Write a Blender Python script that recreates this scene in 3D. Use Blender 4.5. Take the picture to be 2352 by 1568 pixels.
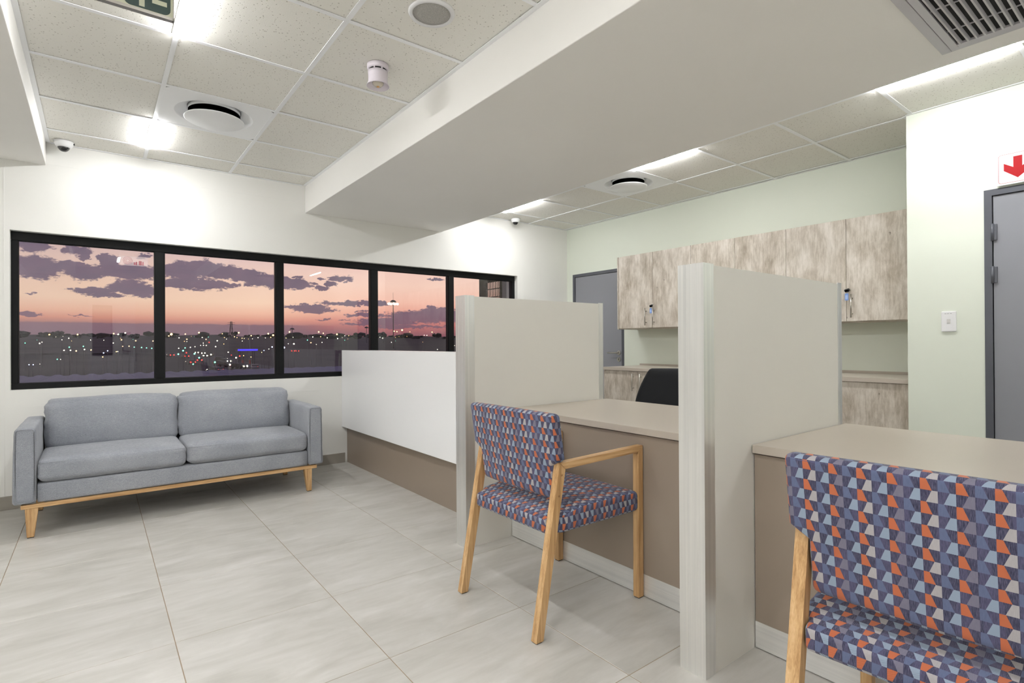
import bpy, bmesh, math, random
from mathutils import Vector, Matrix, noise as mnoise
PI = math.pi
for o in list(bpy.data.objects): bpy.data.objects.remove(o)
S = bpy.context.scene
COL = S.collection

# ------------------------------------------------------------------ camera, world, exposure
def lin(c):
    return tuple((v/12.92 if v <= 0.04045 else ((v+0.055)/1.055)**2.4) for v in c)
def rgb(r, g, b, a=1.0):
    return (*lin((r/255, g/255, b/255)), a)

yaw, pitch, roll = 0.65676, 0.003357, -0.005465
F = Vector((math.sin(yaw)*math.cos(pitch), math.cos(yaw)*math.cos(pitch), math.sin(pitch)))
R0 = Vector((math.cos(yaw), -math.sin(yaw), 0)); U0 = R0.cross(F)
R = R0*math.cos(roll)+U0*math.sin(roll); U = -R0*math.sin(roll)+U0*math.cos(roll)
cam = bpy.data.cameras.new('camera'); camo = bpy.data.objects.new('camera', cam); COL.objects.link(camo)
cam.sensor_width = 36; cam.lens = 1238.14/2352*36; cam.clip_start = 0.05; cam.clip_end = 6000
M = Matrix((R, U, -F)).transposed().to_4x4(); M.translation = Vector((0, 0, 1.138)); camo.matrix_world = M
S.camera = camo
S.view_settings.view_transform = 'Standard'; S.view_settings.look = 'None'
S.view_settings.gamma = 1.0; S.view_settings.use_curve_mapping = False
EXPOSURE = 0.0
S.view_settings.exposure = EXPOSURE
LED_STRENGTH = 192.0
LED_COLOR = (0.98, 0.985, 1.0, 1)

class NT:
    """small helper for node trees"""
    def __init__(s, tree): s.t = tree; s.n = tree.nodes; s.l = tree.links
    def new(s, typ, **kw):
        n = s.n.new(typ)
        for k, v in kw.items():
            if k.startswith('i_'): n.inputs[k[2:].replace('_', ' ')].default_value = v
            else: setattr(n, k, v)
        return n
    def link(s, a, b): s.l.new(a, b)
    def val(s, sock, v):
        if hasattr(v, 'is_linked') or isinstance(v, bpy.types.NodeSocket): s.l.new(v, sock)
        else: sock.default_value = v
    def math(s, op, a, b=None, c=None, clamp=False):
        n = s.n.new('ShaderNodeMath'); n.operation = op; n.use_clamp = clamp
        s.val(n.inputs[0], a)
        if b is not None: s.val(n.inputs[1], b)
        if c is not None: s.val(n.inputs[2], c)
        return n.outputs[0]
    def vmath(s, op, a, b=None, c=None):
        n = s.n.new('ShaderNodeVectorMath'); n.operation = op
        s.val(n.inputs[0], a)
        if b is not None: s.val(n.inputs[1], b)
        if c is not None: s.val(n.inputs[2], c)
        return n.outputs['Value'] if op in ('LENGTH', 'DOT_PRODUCT') else n.outputs[0]
    def ramp(s, fac, stops, interp='LINEAR'):
        n = s.n.new('ShaderNodeValToRGB'); n.color_ramp.interpolation = interp
        e = n.color_ramp.elements
        while len(e) < len(stops): e.new(0.5)
        for i, (p, c) in enumerate(stops):
            e[i].position = p; e[i].color = c if len(c) == 4 else (*c, 1)
        s.val(n.inputs[0], fac); return n.outputs[0]
    def mix(s, fac, a, b, mode='MIX'):
        n = s.n.new('ShaderNodeMix'); n.data_type = 'RGBA'; n.blend_type = mode
        s.val(n.inputs[0], fac); s.val(n.inputs[6], a); s.val(n.inputs[7], b); return n.outputs[2]
    def noise(s, vec, scale, detail=3, rough=0.5, dist=0.0):
        n = s.n.new('ShaderNodeTexNoise'); n.inputs['Scale'].default_value = scale
        n.inputs['Detail'].default_value = detail; n.inputs['Roughness'].default_value = rough
        n.inputs['Distortion'].default_value = dist
        if vec is not None: s.l.new(vec, n.inputs['Vector'])
        return n.outputs
    def mapping(s, vec, scale=(1, 1, 1), loc=(0, 0, 0), rot=(0, 0, 0)):
        n = s.n.new('ShaderNodeMapping'); n.inputs['Scale'].default_value = scale
        n.inputs['Location'].default_value = loc; n.inputs['Rotation'].default_value = rot
        s.l.new(vec, n.inputs['Vector']); return n.outputs[0]

# dusk sky: gradient by elevation with banks of dark cloud, a function of direction only
w = bpy.data.worlds.new('dusk_sky'); S.world = w; w.use_nodes = True
T = NT(w.node_tree); T.n.clear()
tc = T.new('ShaderNodeTexCoord'); sep = T.new('ShaderNodeSeparateXYZ'); T.link(tc.outputs['Generated'], sep.inputs[0])
az = T.math('ARCTAN2', sep.outputs[0], sep.outputs[1]); el = T.math('ARCSINE', sep.outputs[2])
elf = T.math('MULTIPLY', el, 4.0, clamp=True)
base = T.ramp(elf, [(0.0, rgb(120, 92, 104)), (0.085, rgb(134, 104, 113)), (0.125, rgb(168, 117, 119)), (0.165, rgb(228, 158, 138)),
                    (0.21, rgb(247, 190, 164)), (0.28, rgb(255, 214, 187)), (0.40, rgb(252, 212, 190)), (0.52, rgb(241, 205, 194)),
                    (0.62, rgb(226, 190, 190)), (0.78, rgb(176, 152, 170)), (1.0, rgb(120, 112, 140))])
ravn = T.ramp(elf, [(0.0, rgb(128, 84, 98)), (0.07, rgb(150, 92, 102)), (0.12, rgb(188, 110, 110)), (0.17, rgb(216, 134, 124)),
                    (0.23, rgb(240, 168, 150)), (0.30, rgb(253, 196, 176)), (0.42, rgb(255, 211, 193)), (0.56, rgb(250, 207, 195)),
                    (0.68, rgb(236, 196, 194)), (0.8, rgb(196, 164, 176)), (1.0, rgb(120, 112, 140))])
side = T.math('MULTIPLY', T.math('SUBTRACT', az, 0.22), 5.0, clamp=True)
sky = T.mix(side, base, ravn)
dim = T.math('MULTIPLY_ADD', T.math('MULTIPLY', T.math('SUBTRACT', az, -0.10), 3.2, clamp=True), 0.2, 0.80)
dimc = T.new('ShaderNodeCombineXYZ'); [T.link(dim, dimc.inputs[i]) for i in range(3)]
sky = T.mix(1.0, sky, dimc.outputs[0], 'MULTIPLY')
CL = [(-0.0685,0.1395,0.0189,0.0097),(-0.0228,0.1378,0.0167,0.0075),(-0.0145,0.1293,0.0059,0.0063),(-0.0676,0.1086,0.0297,0.0168),(-0.0131,0.1063,0.0269,0.0114),(-0.0302,0.1155,0.0288,0.0050),(0.0139,0.1269,0.0135,0.0102),(0.0413,0.1123,0.0424,0.0125),(0.0412,0.0875,0.0265,0.0119),(0.0575,0.0831,0.0165,0.0106),(-0.0031,0.0805,0.0306,0.0051),(0.0096,0.0742,0.0255,0.0026),(0.0604,0.1361,0.0110,0.0040),(0.1089,0.1169,0.0354,0.0137),(0.1389,0.1257,0.0305,0.0098),(0.1605,0.1180,0.0372,0.0113),(0.1955,0.1149,0.0320,0.0101),(0.2217,0.1082,0.0335,0.0110),(0.2486,0.1042,0.0340,0.0104),(0.1267,0.0974,0.0468,0.0097),(0.0885,0.0954,0.0104,0.0041),(0.1698,0.0973,0.0189,0.0050),(0.2019,0.0980,0.0079,0.0029),(0.2726,0.1037,0.0294,0.0089),(0.2783,0.1157,0.0098,0.0030),(0.3491,0.1152,0.0234,0.0046),(0.3171,0.0984,0.0130,0.0045),(0.3330,0.1049,0.0101,0.0046),(0.3165,0.1142,0.0058,0.0023),(0.3064,0.1056,0.0050,0.0023),(0.2935,0.0639,0.0385,0.0052),(0.3077,0.0581,0.0360,0.0038),(0.3734,0.0721,0.0615,0.0046),(0.4072,0.0741,0.0228,0.0047),(0.3905,0.0514,0.0360,0.0031),(0.3882,0.0576,0.0152,0.0019),(0.5039,0.0496,0.0790,0.0111),(0.5238,0.0584,0.0395,0.0064),(0.4299,0.0407,0.0539,0.0070),(0.5095,0.0656,0.0126,0.0040),(0.3994,0.0351,0.0456,0.0031),(0.4685,0.0313,0.0702,0.0032),(0.3219,0.0431,0.0115,0.0015),(0.3547,0.0418,0.0104,0.0012),(-0.0767,0.0439,0.0150,0.0030),(-0.0181,0.0432,0.0125,0.0009),(0.5161,0.1187,0.0144,0.0024),(-0.0731,0.0723,0.0031,0.0015),(0.5636,0.0513,0.0480,0.0128)]
# further banks beyond the window's view so that the cloud field goes on
random.seed(5)
for k in range(14):
    CL.append((random.choice((-1, 1))*random.uniform(0.75, 2.9), random.uniform(0.05, 0.3), random.uniform(.03, .12), random.uniform(.006, .02)))
comb = T.new('ShaderNodeCombineXYZ'); T.link(az, comb.inputs[0]); T.link(el, comb.inputs[1])
P0 = comb.outputs[0]
pm = T.mapping(P0, scale=(1, 1.9, 1))
n1 = T.noise(pm, 70, 6, 0.62)
off = T.vmath('MULTIPLY', T.vmath('SUBTRACT', n1['Color'], (0.5, 0.5, 0.5)), (0.030, 0.018, 0))
P = T.vmath('ADD', P0, off)
acc = None
for a, e, ra, re in CL:
    q = T.vmath('MULTIPLY_ADD', P, (1/ra, 1/re, 0), (-a/ra, -e/re, 0))
    d = T.vmath('LENGTH', q)
    acc = d if acc is None else T.math('MINIMUM', acc, d)
n2 = T.noise(pm, 150, 5, 0.6)
d = T.math('ADD', acc, T.math('MULTIPLY', T.math('SUBTRACT', n2['Fac'], 0.5), 0.9))
mask = T.math('MULTIPLY', T.math('SUBTRACT', 1.12, d), 4.5, clamp=True)
mask = T.math('MULTIPLY', mask, 0.93)
n3 = T.noise(pm, 30, 4, 0.6)
cloudc = T.mix(n3['Fac'], rgb(88, 80, 106), rgb(126, 102, 122))
lowc = T.mix(T.math('MULTIPLY', el, 14.0, clamp=True), rgb(132, 88, 102), cloudc)
sky = T.mix(mask, sky, lowc)
# low haze bank along the horizon towards the left
hz = T.math('ADD', T.math('MULTIPLY', T.math('SUBTRACT', n1['Fac'], 0.5), 0.006), el)
hzm = T.math('MULTIPLY', T.math('SUBTRACT', 0.0345, hz), 500, clamp=True)
hzs = T.math('MULTIPLY', T.math('SUBTRACT', 0.33, az), 12, clamp=True)
sky = T.mix(T.math('MULTIPLY', T.math('MULTIPLY', hzm, hzs), 0.9), sky, rgb(133, 104, 116))
bg = T.new('ShaderNodeBackground'); T.link(sky, bg.inputs[0]); bg.inputs[1].default_value = 1.04
out = T.new('ShaderNodeOutputWorld'); T.link(bg.outputs[0], out.inputs[0])

# ------------------------------------------------------------------ materials
MATS = {}
def new_mat(name):
    m = bpy.data.materials.new(name); m.use_nodes = True
    t = NT(m.node_tree); b = m.node_tree.nodes['Principled BSDF']
    MATS[name] = m
    return m, t, b
def P_(b, **kw):
    mp = dict(col='Base Color', rough='Roughness', metal='Metallic', spec='Specular IOR Level', coat='Coat Weight', coatr='Coat Roughness',
              em='Emission Color', ems='Emission Strength', sheen='Sheen Weight')
    for k, v in kw.items(): b.inputs[mp[k]].default_value = v
def bump(t, b, height, strength=0.2, dist=0.002):
    n = t.new('ShaderNodeBump'); n.inputs['Strength'].default_value = strength; n.inputs['Distance'].default_value = dist
    t.link(height, n.inputs['Height']); t.link(n.outputs[0], b.inputs['Normal'])
def plain(name, col, rough=0.5, metal=0.0, **kw):
    m, t, b = new_mat(name); P_(b, col=col, rough=rough, metal=metal, **kw); return m
def paint(name, col, rough=0.55, bscale=180, bs=0.08, var=0.03):
    m, t, b = new_mat(name)
    g = t.new('ShaderNodeNewGeometry')
    n = t.noise(g.outputs['Position'], 1.3, 4)
    dark = tuple(v*(1-var*2) for v in col[:3])+(1,)
    t.link(t.mix(n['Fac'], col, dark), b.inputs['Base Color'])
    P_(b, rough=rough)
    n2 = t.noise(g.outputs['Position'], bscale, 3)
    bump(t, b, n2['Fac'], bs, 0.0015)
    return m
WALL = paint('wall_paint', rgb(240, 239, 234))
GREEN = paint('green_wall_paint', rgb(228, 233, 219))
BULK = paint('bulkhead_paint', rgb(246, 244, 239), bs=0.03)
PARTW = paint('partition_paint', rgb(229, 226, 218), bs=0.05)
WHITEP = plain('white_gloss_laminate', rgb(248, 248, 248), 0.28)
BROWN = paint('taupe_laminate', rgb(150, 136, 122), rough=0.42, bs=0.01, var=0.01)
TOP = paint('taupe_worktop', rgb(190, 180, 167), rough=0.34, bs=0.02, var=0.01)
FRAME = plain('black_window_frame', rgb(16, 17, 18), 0.5, spec=0.2)
DOORG = paint('grey_door_paint', rgb(140, 141, 147), rough=0.45, bs=0.03, var=0.01)
DFRAME = plain('dark_grey_door_frame', rgb(84, 86, 93), 0.4)
PLASTICW = plain('white_plastic', rgb(232, 232, 232), 0.35)
METALW = plain('white_enamel_metal', rgb(247, 248, 249), 0.3)
TEE = plain('tee_bar_enamel', rgb(248, 249, 250), 0.35)
BLACKP = plain('black_plastic', rgb(22, 22, 23), 0.35)
DARKV = plain('dark_void', rgb(24, 24, 24), 0.8)
DOME = plain('smoked_dome', rgb(16, 17, 19), 0.05, spec=0.8)
STEEL = plain('satin_steel', rgb(190, 186, 178), 0.3, 1.0)
RUBBER = plain('dark_felt_pad', rgb(45, 40, 38), 0.9)
VENTG = plain('grille_enamel', rgb(196, 194, 198), 0.4)

def m_ceiling():
    m, t, b = new_mat('mineral_ceiling_tile')
    g = t.new('ShaderNodeNewGeometry')
    v = t.new('ShaderNodeTexVoronoi', feature='F1'); v.inputs['Scale'].default_value = 62; t.link(g.outputs['Position'], v.inputs['Vector'])
    n0 = t.noise(g.outputs['Position'], 38, 3)
    pit = t.math('SUBTRACT', t.math('MULTIPLY', n0['Fac'], 0.40), v.outputs['Distance'])
    pit = t.math('MULTIPLY', pit, 14, clamp=True)
    n = t.noise(g.outputs['Position'], 300, 3)
    c = t.mix(n['Fac'], rgb(245, 243, 236), rgb(235, 233, 225))
    c = t.mix(t.math('MULTIPLY', pit, 0.5), c, rgb(140, 130, 116))
    t.link(c, b.inputs['Base Color']); P_(b, rough=0.9, spec=0.2)
    h = t.math('SUBTRACT', n['Fac'], t.math('MULTIPLY', pit, 1.5))
    bump(t, b, h, 0.35, 0.002); return m
CEIL = m_ceiling()

def m_floor():
    m, t, b = new_mat('porcelain_floor_tile')
    g = t.new('ShaderNodeNewGeometry'); oi = t.new('ShaderNodeObjectInfo')
    rv = t.new('ShaderNodeCombineXYZ'); t.link(oi.outputs['Random'], rv.inputs[0]); t.link(oi.outputs['Random'], rv.inputs[1])
    pos = t.vmath('ADD', g.outputs['Position'], t.vmath('SCALE', rv.outputs[0], None) if False else t.vmath('MULTIPLY', rv.outputs[0], (37., 53., 0)))
    p2 = t.mapping(pos, scale=(1.1, 2.8, 1))
    n1 = t.noise(p2, 2.4, 6, 0.6, 0.6)
    n2 = t.noise(t.mapping(pos, scale=(1, 7, 1)), 5, 4, 0.6, 0.3)
    f = t.math('ADD', t.math('MULTIPLY', n1['Fac'], 0.75), t.math('MULTIPLY', n2['Fac'], 0.25))
    c = t.ramp(f, [(0.30, rgb(180, 177, 170)), (0.45, rgb(192, 189, 182)), (0.56, rgb(200, 197, 191)), (0.70, rgb(211, 208, 203))])
    br = t.math('MULTIPLY_ADD', oi.outputs['Random'], 0.05, 0.975)
    bc = t.new('ShaderNodeCombineXYZ'); [t.link(br, bc.inputs[i]) for i in range(3)]
    t.link(t.mix(1.0, c, bc.outputs[0], 'MULTIPLY'), b.inputs['Base Color'])
    n3 = t.noise(pos, 9, 4)
    t.link(t.math('MULTIPLY_ADD', n3['Fac'], 0.12, 0.36), b.inputs['Roughness']); P_(b, spec=0.45)
    bump(t, b, t.noise(pos, 60, 4)['Fac'], 0.03, 0.001); return m
FLOORT = m_floor()
GROUT = plain('brown_grout', rgb(150, 132, 108), 0.9)
SKIRT = paint('skirting_tile', rgb(158, 152, 142), rough=0.4, bs=0.02, var=0.05)

def m_concrete_wood():
    m, t, b = new_mat('weathered_concrete_laminate')
    g = t.new('ShaderNodeNewGeometry'); oi = t.new('ShaderNodeObjectInfo')
    rv = t.new('ShaderNodeCombineXYZ'); t.link(oi.outputs['Random'], rv.inputs[1])
    pos = t.vmath('ADD', g.outputs['Position'], t.vmath('MULTIPLY', rv.outputs[0], (0, 31., 0)))
    n1 = t.noise(t.mapping(pos, scale=(1, 3.0, 1.4)), 2.6, 7, 0.65, 0.15)
    n2 = t.noise(t.mapping(pos, scale=(1, 16, 2.2)), 5, 5, 0.65, 0.3)
    f = t.math('ADD', t.math('MULTIPLY', n1['Fac'], 0.68), t.math('MULTIPLY', n2['Fac'], 0.32))
    c = t.ramp(f, [(0.34, rgb(158, 145, 128)), (0.45, rgb(184, 173, 158)), (0.54, rgb(208, 199, 186)), (0.66, rgb(228, 220, 210))])
    v = t.new('ShaderNodeTexVoronoi', feature='F1'); v.inputs['Scale'].default_value = 13
    t.link(t.mapping(pos, scale=(1, 1, 0.6)), v.inputs['Vector'])
    nn = t.noise(pos, 5, 2)
    sp = t.math('MULTIPLY', t.math('SUBTRACT', t.math('MULTIPLY', t.math('SUBTRACT', nn['Fac'], 0.38), 0.45), v.outputs['Distance']), 22, clamp=True)
    n4 = t.noise(pos, 90, 3)
    sp = t.math('MULTIPLY', sp, t.math('MULTIPLY', t.math('SUBTRACT', n4['Fac'], 0.42), 6, clamp=True))
    c = t.mix(t.math('MULTIPLY', sp, 0.75), c, rgb(92, 80, 66))
    t.link(c, b.inputs['Base Color']); P_(b, rough=0.5)
    bump(t, b, n2['Fac'], 0.08, 0.001); return m
CONC = m_concrete_wood()

def m_oak(name, axis):
    m, t, b = new_mat(name)
    g = t.new('ShaderNodeTexCoord')
    sc = {'z': (26, 26, 1.3), 'x': (1.3, 26, 26)}[axis]
    n1 = t.noise(t.mapping(g.outputs['Object'], scale=sc), 2.2, 5, 0.6, 0.4)
    n2 = t.noise(t.mapping(g.outputs['Object'], scale=tuple(v*6 if v > 5 else v*3 for v in sc)), 3, 3)
    f = t.math('ADD', t.math('MULTIPLY', n1['Fac'], 0.7), t.math('MULTIPLY', n2['Fac'], 0.3))
    c = t.ramp(f, [(0.32, rgb(150, 112, 70)), (0.46, rgb(186, 146, 98)), (0.58, rgb(206, 168, 120)), (0.7, rgb(220, 186, 140))])
    t.link(c, b.inputs['Base Color']); P_(b, rough=0.42)
    bump(t, b, n2['Fac'], 0.08, 0.0006); return m
OAKZ = m_oak('oak_upright', 'z'); OAKX = m_oak('oak_rail', 'x')

def m_alu(name, horizontal=False):
    m, t, b = new_mat(name)
    g = t.new('ShaderNodeNewGeometry')
    sc = (90, 90, 0.6) if not horizontal else (90, 0.8, 90)
    n = t.noise(t.mapping(g.outputs['Position'], scale=sc), 1.0, 5, 0.65)
    n2 = t.noise(t.mapping(g.outputs['Position'], scale=(6, 6, 1.5)), 1.6, 4)
    f = t.math('ADD', t.math('MULTIPLY', n['Fac'], 0.7), t.math('MULTIPLY', n2['Fac'], 0.3))
    t.link(t.ramp(f, [(0.3, rgb(222, 222, 221)), (0.7, rgb(246, 245, 242))]), b.inputs['Base Color'])
    P_(b, metal=0.6 if horizontal else 0.88)
    t.link(t.math('MULTIPLY_ADD', f, 0.25, 0.26), b.inputs['Roughness'])
    return m
ALU = m_alu('brushed_aluminium'); ALUH = m_alu('brushed_aluminium_kick', True)

def m_sofa():
    m, t, b = new_mat('grey_woven_upholstery')
    g = t.new('ShaderNodeTexCoord')
    n = t.noise(g.outputs['Object'], 420, 2, 0.7)
    n1 = t.noise(t.mapping(g.outputs['Object'], scale=(1, 1, 14)), 60, 3, 0.6)
    n2 = t.noise(g.outputs['Object'], 4, 3)
    f = t.math('ADD', t.math('MULTIPLY', n['Fac'], 0.5), t.math('ADD', t.math('MULTIPLY', n1['Fac'], 0.3), t.math('MULTIPLY', n2['Fac'], 0.2)))
    t.link(t.ramp(f, [(0.34, rgb(116, 120, 128)), (0.5, rgb(149, 152, 159)), (0.66, rgb(180, 182, 186))]), b.inputs['Base Color'])
    P_(b, rough=0.92, sheen=0.25, spec=0.2)
    bump(t, b, n['Fac'], 0.35, 0.002); return m
SOFA = m_sofa()
DARKF = paint('black_office_fabric', rgb(32, 33, 36), rough=0.95, bscale=600, bs=0.4)

def m_fabric():
    """blue upholstery with rows of small trapeziums; UV in metres"""
    m, t, b = new_mat('trapezium_pattern_fabric')
    PER = 0.0585; HALF = PER/2; ROW = 0.0252
    uv = t.new('ShaderNodeUVMap'); uv.uv_map = 'UVMap'
    sx = t.new('ShaderNodeSeparateXYZ'); t.link(uv.outputs[0], sx.inputs[0])
    cx = t.math('DIVIDE', sx.outputs[0], HALF); ry = t.math('DIVIDE', sx.outputs[1], ROW)
    ci = t.math('FLOOR', cx); fx = t.math('SUBTRACT', cx, ci)
    ri = t.math('FLOOR', ry); fy = t.math('SUBTRACT', ry, ri)        # fy 0 bottom, 1 top
    rowA = t.math('FLOORED_MODULO', ri, 2.0)                          # 1: orange/blue row
    wdt = t.math('MULTIPLY_ADD', t.math('SUBTRACT', 1.0, fy), 0.34, 0.34)
    inA = t.math('LESS_THAN', fx, wdt)
    inB = t.math('GREATER_THAN', fx, t.math('SUBTRACT', 1.0, wdt))
    par = t.math('FLOORED_MODULO', ci, 2.0)
    q = t.math('FLOORED_MODULO', ci, 4.0)
    st = t.noise(t.mapping(uv.outputs[0], scale=(900, 60, 1)), 1.0, 3, 0.7)
    twill = t.math('SINE', t.math('MULTIPLY', t.math('ADD', t.math('MULTIPLY', sx.outputs[0], 0.55), sx.outputs[1]), 3100))
    twf = t.math('MULTIPLY_ADD', twill, 0.5, 0.5)
    dark = t.ramp(st['Fac'], [(0.35, rgb(46, 47, 66)), (0.5, rgb(66, 66, 88)), (0.66, rgb(98, 94, 116))])
    dark2 = t.ramp(st['Fac'], [(0.35, rgb(62, 61, 84)), (0.6, rgb(88, 86, 112))])
    basec = t.mix(t.math('GREATER_THAN', t.noise(t.mapping(uv.outputs[0], scale=(34, 3, 1)), 1.0, 0)['Fac'], 0.52), dark, dark2)
    orange = t.mix(twf, rgb(164, 88, 58), rgb(192, 112, 78))
    blue = t.mix(st['Fac'], rgb(78, 86, 114), rgb(104, 114, 142))
    light = t.mix(twf, rgb(158, 172, 186), rgb(112, 126, 148))
    cream = t.mix(st['Fac'], rgb(150, 146, 148), rgb(178, 173, 173))
    grey = t.mix(st['Fac'], rgb(100, 98, 116), rgb(126, 122, 136))
    colA = t.mix(par, orange, blue)
    colB = t.mix(par, t.mix(t.math('GREATER_THAN', q, 1.5), cream, grey), light)
    cA = t.mix(inA, basec, colA); cB = t.mix(inB, basec, colB)
    t.link(t.mix(rowA, cB, cA), b.inputs['Base Color'])
    P_(b, rough=0.88, sheen=0.15, spec=0.2)
    bump(t, b, st['Fac'], 0.25, 0.001); return m
FABRIC = m_fabric()

def m_glass():
    m, t, b = new_mat('window_glass')
    t.n.remove(b)
    tr = t.new('ShaderNodeBsdfTransparent'); tr.inputs[0].default_value = (0.96, 0.97, 0.97, 1)
    gl = t.new('ShaderNodeBsdfGlossy'); gl.inputs['Roughness'].default_value = 0.0; gl.inputs[0].default_value = (1, 1, 1, 1)
    fr = t.new('ShaderNodeFresnel'); fr.inputs[0].default_value = 1.5
    mx = t.new('ShaderNodeMixShader'); t.link(fr.outputs[0], mx.inputs[0])
    t.link(tr.outputs[0], mx.inputs[1]); t.link(gl.outputs[0], mx.inputs[2])
    t.link(mx.outputs[0], t.n['Material Output'].inputs[0]); return m
GLASS = m_glass()
def emis(name, col, s):
    m, t, b = new_mat(name); P_(b, col=(0.02, 0.02, 0.02, 1), em=col, ems=s); return m
LED = emis('led_diffuser', LED_COLOR, LED_STRENGTH)

# ------------------------------------------------------------------ mesh helpers
def bm_box(bm, x0, x1, y0, y1, z0, z1, mi=0):
    vs = [bm.verts.new(p) for p in ((x0,y0,z0),(x1,y0,z0),(x1,y1,z0),(x0,y1,z0),(x0,y0,z1),(x1,y0,z1),(x1,y1,z1),(x0,y1,z1))]
    for f in ((0,3,2,1),(4,5,6,7),(0,1,5,4),(1,2,6,5),(2,3,7,6),(3,0,4,7)):
        fc = bm.faces.new([vs[i] for i in f]); fc.material_index = mi
    return vs
def mk(name, bm, mats, parent=None, bevel=0, smooth=False, loc=(0,0,0), segs=2):
    me = bpy.data.meshes.new(name); bm.normal_update(); bm.to_mesh(me); bm.free()
    if not isinstance(mats, (list, tuple)): mats = [mats]
    for m in mats: me.materials.append(m)
    o = bpy.data.objects.new(name, me); COL.objects.link(o); o.location = loc
    if parent: o.parent = parent
    if bevel:
        md = o.modifiers.new('bevel', 'BEVEL'); md.width = bevel; md.segments = segs; md.limit_method = 'ANGLE'; md.angle_limit = 0.6
        md.harden_normals = False
    if smooth:
        for p in me.polygons: p.use_smooth = True
    return o
def box(name, x0, x1, y0, y1, z0, z1, mat, parent=None, bevel=0, **kw):
    """box with its origin at its base centre"""
    cx, cy = (x0+x1)/2, (y0+y1)/2
    bm = bmesh.new(); bm_box(bm, x0-cx, x1-cx, y0-cy, y1-cy, 0, z1-z0)
    return mk(name, bm, mat, parent, bevel, loc=(cx, cy, z0), **kw)
def tag(o, label=None, cat=None, group=None, kind=None):
    for k, v in (('label', label), ('category', cat), ('group', group), ('kind', kind)):
        if v: o[k] = v
    return o
def empty(name, loc, label=None, cat=None, group=None, kind=None, rz=0):
    o = bpy.data.objects.new(name, None); COL.objects.link(o); o.location = loc; o.rotation_euler = (0, 0, rz)
    o.empty_display_size = 0.1
    return tag(o, label, cat, group, kind)
def part(o, parent):
    """parent o keeping its world-space location (parents here are unrotated)"""
    o.parent = parent; o.location = Vector(o.location)-Vector(parent.location); return o
def wbox(name, x0, x1, y0, y1, z0, z1, mat, parent, bevel=0, **kw):
    o = box(name, x0, x1, y0, y1, z0, z1, mat, None, bevel, **kw)
    p = parent; off = Vector((0,0,0))
    while p: off += Vector(p.location); p = p.parent
    o.parent = parent; o.location = Vector(o.location)-off
    return o
def lathe(bm, prof, seg=32, c=(0,0,0), mi=0, axis='z'):
    rings = []
    for r, z in prof:
        ring = []
        for i in range(seg):
            a = 2*PI*i/seg
            p = (r*math.cos(a), r*math.sin(a), z)
            if axis == 'x': p = (z, r*math.cos(a), r*math.sin(a))
            if axis == 'y': p = (r*math.sin(a), z, r*math.cos(a))
            ring.append(bm.verts.new((p[0]+c[0], p[1]+c[1], p[2]+c[2])))
        rings.append(ring)
    for a, b_ in zip(rings, rings[1:]):
        for i in range(seg):
            f = bm.faces.new((a[i], a[(i+1) % seg], b_[(i+1) % seg], b_[i])); f.material_index = mi; f.smooth = True
    for ring, flip in ((rings[0], True), (rings[-1], False)):
        if (ring[0].co-ring[seg//2].co).length > 1e-4:
            f = bm.faces.new(ring[::-1] if flip else ring); f.material_index = mi
def tube(bm, pts, r, seg=8, closed=False, mi=0):
    pts = [Vector(p) for p in pts]; n = len(pts); rings = []
    up = Vector((0, 0, 1))
    for i, p in enumerate(pts):
        a = pts[i-1] if (i > 0 or closed) else p
        b_ = pts[(i+1) % n] if (i < n-1 or closed) else p
        d = (b_-a).normalized()
        s = d.cross(up)
        if s.length < 1e-3: s = d.cross(Vector((1, 0, 0)))
        s.normalize(); u = s.cross(d)
        rings.append([bm.verts.new(p+(s*math.cos(2*PI*k/seg)+u*math.sin(2*PI*k/seg))*r) for k in range(seg)])
    rng = range(n if closed else n-1)
    for i in rng:
        a, b_ = rings[i], rings[(i+1) % n]
        for k in range(seg):
            f = bm.faces.new((a[k], a[(k+1) % seg], b_[(k+1) % seg], b_[k])); f.smooth = True; f.material_index = mi
    if not closed:
        bm.faces.new(rings[0][::-1]); bm.faces.new(rings[-1])
def prism(bm, poly, axis, a, b_, mi=0):
    """extrude 2-D polygon along axis: 'x' poly=(y,z); 'y' poly=(x,z); 'z' poly=(x,y)"""
    def P3(p, t): return {'x': (t, p[0], p[1]), 'y': (p[0], t, p[1]), 'z': (p[0], p[1], t)}[axis]
    A = [bm.verts.new(P3(p, a)) for p in poly]; B = [bm.verts.new(P3(p, b_)) for p in poly]
    n = len(poly)
    fs = [bm.faces.new(A[::-1]), bm.faces.new(B)]
    for i in range(n): fs.append(bm.faces.new((A[i], A[(i+1) % n], B[(i+1) % n], B[i])))
    for f in fs: f.material_index = mi
    bmesh.ops.recalc_face_normals(bm, faces=fs)
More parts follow.
